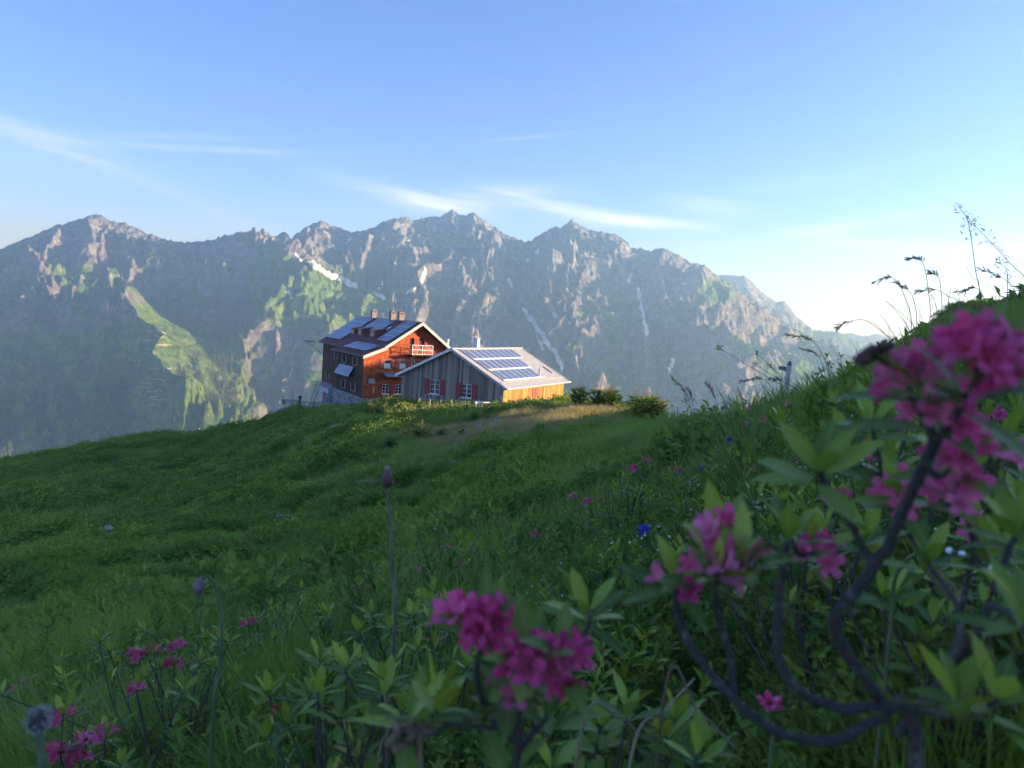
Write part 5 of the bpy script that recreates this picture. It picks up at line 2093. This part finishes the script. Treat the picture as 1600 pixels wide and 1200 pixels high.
grass_stalk('small grass plume touching the signpost', [(1240, 640), (1230, 605), (1222, 595), (1206, 592)], 3.4, 'plume', 26, G2)
grass_stalk('drooping grass plume right of the signpost against the slope', [(1298, 640), (1294, 580), (1280, 545), (1262, 528), (1232, 524)], 3.4, 'plume', 27, G2)
grass_stalk('second drooping plume below it right of the signpost', [(1296, 640), (1290, 590), (1278, 556), (1254, 545)], 3.4, 'plume', 28, G2)

# ---- arching blade strung with dew, pale dead stalks
T, b, q = stalk('dewy_grass_blade', 'arching green blade strung with white dew drops at the right', 'grass', [(1390, 1000, .62), (1400, 900, .60), (1440, 862, .58), (1490, 862, .57), (1545, 885, .56), (1590, 905, .55)], .0016, .0009, M_GSTEM)
ico = MB()
for i in range(7):
    for k in range(10):
        th = math.pi * i / 6
        ico.v.append((math.sin(th) * math.cos(k * .6283), math.sin(th) * math.sin(k * .6283), math.cos(th)))
for i in range(6):
    for k in range(10):
        ico.f.append((i * 10 + k, (i + 1) * 10 + k, (i + 1) * 10 + (k + 1) % 10, i * 10 + (k + 1) % 10))
DROP = shared_mesh('dew_drop', ico, M_DEW)
for px in (1440, 1463, 1485, 1505, 1552, 1572):
    c = min(q, key=lambda v: abs(proj(v)[0] - px))
    o = child(DROP, T, b, Matrix.Translation(Vector(c)) @ Matrix.Scale(.0022, 4), 'dew_drop')
for i, pts in enumerate([[(985, 1190, .6), (1040, 1110, .62), (1085, 1060, .66)], [(1040, 1075, .6), (1090, 1110, .6), (1150, 1170, .58)], [(905, 1160, .55), (965, 1120, .58), (1000, 1150, .6)], [(590, 1200, .8), (606, 1140, .8), (600, 1080, .82)]]):
    T, b, q = stalk('dead_stalk', ['pale dead stalk rising right below the centre flowers', 'pale dead stalk sloping down towards the grey branches', 'bent pale straw under the centre flower cluster', 'dead straw standing in the bottom left grass'][i], 'grass', pts, .0013, .0008, M_DRY)

# ------------------------------------------------------------------ dock plants, rocks, signpost, mast
def dock_meshes(seed, spikes, h):
    rs = np.random.default_rng(seed)
    a = MB()
    for k in range(96):
        w = rs.uniform(0, 6.28)
        el = rs.uniform(.1, 1.1)
        r = rs.uniform(0, .34) * (1 if k < 50 else .7)
        p = np.array([r * math.cos(w), r * math.sin(w), rs.uniform(.02, .34) if k < 40 else rs.uniform(.2, .62)])
        leaf_faces(a, p, np.array([math.cos(w) * math.cos(el), math.sin(w) * math.cos(el), math.sin(el)]), nrmz([-math.cos(w) * math.sin(el), -math.sin(w) * math.sin(el), math.cos(el) + .2]), rs.uniform(.2, .38), rs.uniform(.13, .22), 3, .35)
    s = MB()
    for k in range(spikes):
        w = rs.uniform(0, 6.28)
        r = rs.uniform(0, .16)
        p = np.array([r * math.cos(w), r * math.sin(w), .1])
        t = p + np.array([rs.normal() * .08, rs.normal() * .08, h * rs.uniform(.7, 1.1)])
        s.tube([p, t], [.008, .004], 4, False)
        for m in range(26):
            f = rs.uniform(.45, 1)
            q = p + (t - p) * f
            v = nrmz(rs.normal(size=3) + UP * .6)
            leaf_faces(s, q, v, nrmz(rs.normal(size=3)), .055 * (1.25 - f * .6), .03, 2)
    return shared_mesh('foliage', a, M_DOCK, False), shared_mesh('seed_spikes', s, M_RUST, False)


DOCK = [dock_meshes(k, 6, .9) for k in range(3)] + [dock_meshes(9 + k, 3, .8) for k in range(2)]


def skyline_Y(px, r0=20, r1=62):
    d = ray(px, 640)
    h = math.hypot(d[0], d[1])
    r = np.linspace(r0, r1, 200)
    e = ground_z(r * d[0] / h, r * d[1] / h) / r
    return float(r[np.argmax(e)] * d[1] / h)


def dock(px, py, Y, scale, var, label, group, lift=0.0):
    p = at(px, py, Y)
    p[2] = gz(p[0], p[1]) - .03
    T = empty('dock_plant', p, random.uniform(0, 6.28))
    T.scale = (scale,) * 3
    tag(T, label, 'plant', group)
    for me, nm in zip(DOCK[var], ('foliage', 'seed_spikes')):
        o = bpy.data.objects.new(nm, me)
        COL.objects.link(o)
        o.parent = T
        o['kind'] = 'stuff'
    return T


random.seed(21)
for i, (px, Y, s, lab) in enumerate([(903, 50, 1.15, 'first leafy dock bush beside the end of the honey-coloured wall'), (931, 49, 1.05, 'second dock bush in the row right of the barn'), (944, 47, 1.0, 'low dock bush in front of the second one right of the barn'),
                                     (957, 48, 1.15, 'third sunlit dock bush in the row right of the barn'), (994, 47, 1.25, 'large dock bush in the middle of the row right of the barn'), (1006, 45, 1.0, 'dock bush stepping down from the large one'),
                                     (1018, 44, 1.0, 'pale-leaved dock bush near the end of the row'), (1034, 42, .75, 'last small dock bush at the edge of the sunlit bench')]):
    dock(px, 640, skyline_Y(px) - [.3, .6, 1.6, .4, .3, .9, .6, .8][i], s * 1.35, i % 3, lab, 'dock bushes right of the barn')
for i in range(24):
    px = 640 + i * 8.3 + random.uniform(-4, 4)
    dock(px, 645, random.uniform(50, 55.5), random.uniform(.85, 1.25), random.randint(0, 2), ORD[i] + ' rusty dock plant from the left in the belt below the barn gable', 'docks below the barn')
for i, (px, Y) in enumerate([(578, 58), (590, 56), (602, 57), (615, 55), (622, 56), (632, 54), (645, 52)]):
    dock(px, 645, Y, random.uniform(.9, 1.25), i % 3, ORD[i] + ' rusty dock from the left in the clump between hut and barn', 'docks between hut and barn')
dock(485, 650, 66, .8, 0, 'lone small sunlit dock below the terrace', None)
dock(577, 752, 26, .85, 0, 'dark dock bush with brown top alone on the slope behind the bud stalk', None)
for i, (px, py, Y) in enumerate(sorted([(470, 705, 48), (500, 690, 52), (440, 720, 45), (520, 720, 40), (545, 660, 58), (690, 680, 40), (720, 690, 38), (655, 690, 40), (610, 700, 38), (740, 665, 46), (765, 655, 48), (640, 672, 46), (410, 690, 70), (430, 672, 74), (395, 705, 66)])):
    dock(px, py, Y, random.uniform(.7, 1.1), 3 + i % 2, ORD[i] + ' dark broad-leaved dock from the left on the shaded slope', 'docks on the shaded slope')


def rock(px, py, w, lab, seed):
    rs = np.random.default_rng(seed)
    p = ground_hit(px, py, 8)
    d = np.linalg.norm(p)
    s = w / 1200 * d / 2
    n, m = 9, 14
    V, Fc = [], []
    off = rs.uniform(0, 50)
    for i in range(n):
        for k in range(m):
            th, ph = math.pi * i / (n - 1), 2 * math.pi * k / m
            v = np.array([math.sin(th) * math.cos(ph), math.sin(th) * math.sin(ph) * .8, math.cos(th) * .6])
            r = 1 + .45 * float(perlin(np.array([v[0] * 1.7 + off]), np.array([v[1] * 1.7 + v[2] * 1.3 + off]), 3)[0]) + .12 * rs.normal() * .5
            V.append(v * r * s)
    for i in range(n - 1):
        for k in range(m):
            Fc.append((i * m + k, (i + 1) * m + k, (i + 1) * m + (k + 1) % m, i * m + (k + 1) % m))
    o = mesh_obj('boulder', V, Fc, M_ROCK)
    o.location = p + UP * (s * .12 + .10)
    tag(o, lab, 'rock', 'boulders on the hillside')


for i, a in enumerate([(528, 677, 24, 'largest grey boulder on the slope below the hut'), (776, 664, 18, 'flat pale boulder in the grass below the barn'), (748, 673, 15, 'white rock just left of the flat boulder'),
                       (480, 689, 10, 'small white stone left below the largest boulder'), (710, 731, 12, 'pale stone in mid slope below the barn'), (170, 833, 14, 'grey stone low on the left slope'), (320, 992, 30, 'grey rock lying at the crest of the near bank'),
                       (125, 902, 10, 'small pale stone on the far left of the slope'), (205, 795, 9, 'tiny pale stone high on the left slope')]):
    rock(*a, 200 + i)

# juniper tuft on the slope
p = ground_hit(842, 704, 8)
T = empty('juniper_bush', p)
tag(T, 'small dark juniper bush with a bright tip on the slope below the barn', 'bush')
rs = np.random.default_rng(4)
mb = MB()
for k in range(420):
    t = rs.uniform(0, 1) ** .7
    w = rs.uniform(0, 6.28)
    r = .55 * (1 - t) * math.sqrt(rs.uniform(0, 1)) + .02
    q = np.array([r * math.cos(w), r * math.sin(w), .85 * t])
    leaf_faces(mb, q, nrmz([math.cos(w), math.sin(w), .9]), nrmz(rs.normal(size=3)), .14, .03, 2)
mb.build('foliage', M_DOCK, T)['kind'] = 'stuff'
MB().tube([(0, 0, -.1), (0, 0, .6)], [.03, .01], 6).build('stem', M_BARK, T)

# leaning signpost
f0, f1 = at(1220, 650, 16.0), at(1234, 568, 16.0)
f0[2] = min(f0[2], gz(f0[0], f0[1]))
T = empty('signpost', f0)
tag(T, 'leaning weathered wooden signpost rising behind the bank at right', 'signpost')
MB().tube([(0, 0, 0), (f1 - f0) * .5, f1 - f0], [.055, .05, .045], 8).build('post', simple('weathered pale post', (.5, .42, .34), .85, .3, 12), T, True)
c = f1 - f0 - UP * .11
MB().obox(c + np.array([-.20, .05, -.04]), (.20, 0, -.01), (0, .02, 0), (0, 0, .085)).build('sign_board', simple('grey sign board', (.30, .33, .34), .6), T)
MB().tube([f1 - f0 - (f1 - f0) * .02, f1 - f0 + UP * .05], [.055, .02], 8).build('post_cap', M_DARKMETAL, T)

# white mast on the left skyline
p = at(311, 694, 108.0)
p[2] = gz(p[0], p[1])
T = empty('weather_mast', p)
tag(T, 'thin white instrument mast on the left skyline of the hillside', 'mast')
zt = at(311, 672, 108.0)[2] - p[2]
MB().tube([(0, 0, -.2), (0, 0, zt)], .04, 6).build('pole', M_WHITE, T)
for dx, z, w in ((-.25, zt - .05, .42), (-.25, zt - .45, .40), (0, zt - .75, .26), (0, zt - 1.1, .28)):
    MB().tube([(dx - w / 2, 0, z), (dx + w / 2, 0, z)], .10, 8).build('instrument', M_WHITE, T)
MB().tube([(0, 0, zt), (0, 0, zt + .3)], [.07, .02], 6).build('mast_tip', M_WHITE, T)


# ------------------------------------------------------------------ terrace and fences at the hut
def table_set(px, Y, rz, lab):
    p = at(px, 630, Y)
    p[2] = max(gz(p[0], p[1]), TERR) + .02
    T = empty('picnic_table', p, rz)
    tag(T, lab, 'table', 'terrace tables')
    for k in range(4):
        MB().box((-1.1, -.38 + k * .195, .70), (1.1, -.38 + k * .195 + .18, .745)).build('plank', M_OLDWOOD, T)
    for s in (-1, 1):
        MB().box((-1.1, s * .72 - .14, .42), (1.1, s * .72 + .14, .46)).build('seat', M_OLDWOOD, T)
        for sx in (-.8, .8):
            MB().obox((sx - .04, s * .62, 0), (.08, 0, 0), (0, .08, 0), (0, -s * .34, .70)).build('leg', M_OLDWOOD, T)
    for sx in (-.8, .8):
        MB().box((sx - .035, -.82, .36), (sx + .035, .82, .42)).build('crossbar', M_OLDWOOD, T)


def bench(p, rz, lab, L=2.2):
    T = empty('bench', p, rz)
    tag(T, lab, 'bench', 'benches')
    MB().box((-L / 2, -.2, .42), (L / 2, .2, .47)).build('seat', M_PLANK, T)
    for sx in (-L * .38, L * .38):
        MB().box((sx - .05, -.17, 0), (sx + .05, .17, .42)).build('leg', M_OLDWOOD, T)
    MB().obox((-L / 2, .17, .62), (L, 0, 0), (0, .04, 0), (0, .06, .22)).build('backrest', M_PLANK, T)
    for sx in (-L * .38, L * .38):
        MB().obox((sx - .03, .16, .42), (.06, 0, 0), (0, .04, 0), (0, .06, .30)).build('back_post', M_OLDWOOD, T)


pt = at(490, 640, 84.0)
TERR = -11.45
deck = MB()
tc = at(498, 645, 86.0)
deck.obox((tc[0] - 3.9, tc[1] - 3.0, TERR - 1.8), (8.0, -.8, 0), (.4, 5.6, 0), (0, 0, 1.8))
o = deck.build('terrace', simple('grey gravel terrace', (.30, .31, .31), .95, .3, 3))
tag(o, 'grey gravel terrace left of the hut', None, None, 'structure')
table_set(478, 85.5, .2, 'long table on the outer end of the terrace')
table_set(455, 86.5, .5, 'table at the far left corner of the terrace')
table_set(505, 86.0, -.1, 'table in front of the red cellar door')
table_set(527, 84.5, .3, 'table nearest to the stone foot of the hut')
p = at(468, 640, 85.0)
T = empty('carved_post', (p[0], p[1], TERR))
tag(T, 'dark carved post with a round head standing on the terrace', 'post')
MB().tube([(0, 0, 0), (0, 0, .8), (.02, 0, 1.15)], [.16, .13, .12], 8).build('shaft', M_DARKMETAL, T, True)
MB().tube([(.02, 0, 1.15), (.0, 0, 1.28), (-.02, 0, 1.45), (0, 0, 1.52)], [.10, .20, .18, .05], 10).build('head', M_DARKMETAL, T, True)
for i, px in enumerate((441, 457, 477)):
    p = at(px, 640, 87.0)
    T = MB().tube([(0, 0, 0), (0, 0, [1.1, 1.7, 1.5][i])], .03, 6).build('terrace_pole', M_DARKMETAL)
    T.location = (p[0], p[1], TERR)
    tag(T, ['short dark pole at the left rim of the terrace', 'tall dark pole left of the carved post', 'dark pole right of the carved post'][i], 'pole', 'poles on the terrace')
# planks leaning on the far corner of the hut
for i, dx in enumerate((0.0, .45)):
    m = MB().obox((0, 0, 0), (.22, 0, 0), (0, .05, 0), (.75, .5, 3.1))
    o = m.build('leaning_plank', M_PLANK)
    q = HOUSE.matrix_basis @ Vector((.2 - dx, 19.6 + dx, -1.3)) if False else (Matrix.Translation(HOUSE.location) @ Matrix.Rotation(math.radians(30), 4, 'Z')) @ Vector((.1 - dx, 19.2, -1.4))
    o.location = q
    tag(o, ['light plank leaning on the far corner of the hut', 'outer plank leaning on the far corner of the hut'][i], 'plank', 'planks leaning on the hut')
HM = Matrix.Translation(HOUSE.location) @ Matrix.Rotation(math.radians(30), 4, 'Z')
for i, (u, v, lab) in enumerate([(1.6, -1.0, 'light wooden bench along the shaded foot of the hut gable'), (4.2, -1.0, 'second light bench along the hut gable beside the barn')]):
    q = HM @ Vector((u, v, .95))
    bench(q, math.radians(30 + 180) if False else math.radians(30), lab, 2.4)
st = MB()
st.obox((-.3, -3.4, -1.2), (9.5, 0, 0), (0, 3.38, 0), (0, 0, 2.12))
o = st.build('entrance_terrace', M_STONE)
o.matrix_basis = HM
tag(o, 'stone entrance terrace before the hut gable', None, None, 'structure')
for i, (u, v, lab) in enumerate([(1.2, -2.4, 'wooden table on the entrance terrace nearest the side wall'), (4.0, -2.3, 'wooden table on the entrance terrace beside the barn')]):
    q = HM @ Vector((u, v, .93))
    T = empty('terrace_table', q, math.radians(30))
    tag(T, lab, 'table', 'entrance terrace tables')
    MB().box((-1.0, -.4, .7), (1.0, .4, .75)).build('table_top', M_OLDWOOD, T)
    for sx in (-.85, .85):
        for sy in (-.3, .3):
            MB().box((sx - .04, sy - .04, 0), (sx + .04, sy + .04, .7)).build('leg', M_OLDWOOD, T)


def fence(name, lab, pts, h, rails, mat, n):
    """pts: ground points; posts and rails as parts"""
    base = np.array(pts[0], float)
    T = empty(name, base)
    tag(T, lab, 'fence')
    Q = []
    for (a, b) in zip(pts[:-1], pts[1:]):
        for k in range(n):
            Q.append(np.array(a) + (np.array(b) - np.array(a)) * k / n)
    Q.append(np.array(pts[-1]))
    for q in Q:
        q[2] = gz(q[0], q[1])
        MB().tube([q - base - UP * .2, q - base + UP * h], .016, 6).build('post', mat, T)
    for r in rails:
        for a, b in zip(Q[:-1], Q[1:]):
            MB().tube([a - base + UP * r, b - base + UP * r], .009, 5).build('rail', mat, T)


fence('rail_fence', 'thin white rail fence in front of the grey barn gable', [at(655, 640, 57.5), at(705, 640, 56.0), at(770, 640, 54.5)], 1.0, (.95,), M_WHITE, 3)
fence('wire_fence', 'white wire fence behind the end of the barn', [at(882, 632, 68), at(894, 630, 66), at(915, 632, 64)], 1.0, (.5, .95), M_WHITE, 2)
fence('stake_fence', 'row of thin pale stakes along the lower rim of the terrace', [at(470, 650, 74), at(520, 648, 71), at(560, 646, 69)], .8, (.7,), M_PLANK, 4)
# white gate in front of the barn
p = at(752, 640, 53.5)
p[2] = gz(p[0], p[1])
T = empty('gate', p, .35)
tag(T, 'small white wooden gate standing in the docks below the barn', 'gate')
for x in (-.4, .05):
    MB().box((x - .04, -.04, -.1), (x + .04, .04, 1.15)).build('post', M_WHITE, T)
MB().box((-.5, -.05, 1.15), (.75, .05, 1.23)).build('beam', M_WHITE, T)


# ------------------------------------------------------------------ white flower patches
def white_patches():
    pts = []
    for px, py, w, h, n in [(450, 821, 22, 7, 90), (590, 818, 40, 10, 110), (520, 806, 8, 5, 20), (255, 838, 8, 4, 16), (1040, 760, 70, 40, 220), (150, 985, 12, 6, 14), (700, 640, 3, 3, 4), (560, 1010, 4, 3, 3), (340, 742, 20, 6, 14), (120, 850, 60, 20, 26), (260, 900, 70, 25, 24), (400, 780, 60, 16, 30), (620, 760, 50, 20, 30), (520, 880, 60, 25, 24), (760, 730, 60, 15, 26), (60, 780, 40, 12, 16), (880, 720, 50, 12, 20)]:
        for k in range(n):
            q = ground_hit(px + random.gauss(0, w * .55), py + random.gauss(0, h * .55), 1.2)
            pts.append(q + UP * random.uniform(.12, .26) * (1 if np.linalg.norm(q) > 8 else .6))
    pts = np.array(pts)
    rs = np.random.default_rng(8)
    mb = MB()
    for k in range(5):
        a = k * 1.2566
        leaf_faces(mb, np.zeros(3), np.array([math.cos(a), math.sin(a), .25]), UP, 1.0, .7, 2)
    pr = proto(mb, M_WHITEFL)
    d = np.linalg.norm(pts, axis=1)
    scatter('white_flowers', pts, rs.normal(0, .4, (len(pts), 3)), .0009 * d * rs.uniform(.6, 1.2, len(pts)), np.zeros(len(pts)), [pr], 'patches of tiny white flowers on the slope')


white_patches()


# ------------------------------------------------------------------ spruce wood and avalanche barriers on the far spur
def far_wood():
    rs = np.random.default_rng(13)

    def tree(seed):
        r2 = np.random.default_rng(seed)
        mb = MB()
        for t in range(6):
            z0, r0 = .08 + t * .15, .20 * (1 - t / 6.4)
            n = 7
            b = len(mb.v)
            for k in range(n):
                a = 2 * math.pi * k / n + t
                rr = r0 * r2.uniform(.7, 1.25)
                mb.v.append((rr * math.cos(a), rr * math.sin(a), z0 + r2.uniform(-.02, .02)))
            mb.v.append((0, 0, z0 + .26))
            for k in range(n):
                mb.f.append((b + k, b + (k + 1) % n, b + n))
        mb.tube([(0, 0, -.1), (0, 0, .15)], .02, 4, False)
        return proto(mb, M_CONIFER)
    P = MAIN.P.reshape(-1, 3)
    px, py, nz = MAIN.px.ravel(), MAIN.py.ravel(), MAIN.nz.ravel()
    w = sstep(530, 600, py) * sstep(390, 330, px) * (fbm(px / 26, py / 60, 3, 19) > -.05) * (nz > .45)
    w = w * (1 - np.exp(-(((px - 255) / 45) ** 2 + ((py - 560) / 50) ** 2)))
    i = np.nonzero(w > rs.uniform(.1, 1, len(w)))[0]
    i = rs.choice(i, min(len(i), 5200), replace=False)
    pts = P[i] + np.c_[rs.normal(0, 4, len(i)), rs.normal(0, 4, len(i)), np.zeros(len(i))]
    scatter('far_spruce_wood', pts, np.c_[np.zeros(len(i)), np.zeros(len(i)), rs.uniform(0, 6, len(i))], rs.uniform(13, 27, len(i)), rs.integers(0, 3, len(i)), [tree(k) for k in range(3)],
            'dark spruce wood on the far valley side at left')


far_wood()
M_BARRIER = simple('weathered snow barrier', (.48, .46, .42), .8, .2, .5)
for k in range(20):
    py = 514 + k * 6.2 + random.uniform(-2, 2)
    w = 22 + 30 * math.sin(math.pi * min(1, (k + 2) / 19))
    cx = 250 - k * .9
    x0, x1 = cx - w * random.uniform(.6, 1.0), cx + w * random.uniform(.5, 1.0)
    Q = [MAIN.hit(x, py + random.uniform(-1, 1)) for x in np.linspace(x0, x1, 11)]
    mb = MB()
    i0 = random.randint(0, 4)
    Q = Q[i0:i0 + random.randint(4, 7)]
    b = Q[0].copy()
    for a, c in zip(Q[:-1], Q[1:]):
        if np.linalg.norm(c - a) > 90:
            break
        for z in (1.2, 2.4, 3.6):
            mb.tube([a - b + UP * z, c - b + UP * z], .38, 4)
        mb.tube([a - b - UP * 1, a - b + UP * 4], .3, 4)
    if not mb.v:
        continue
    o = mb.build('avalanche_barrier', M_BARRIER)
    o.location = b
    tag(o, ORD[k] + ' avalanche barrier line from the top of the green spur', 'barrier', 'avalanche barriers on the green spur')
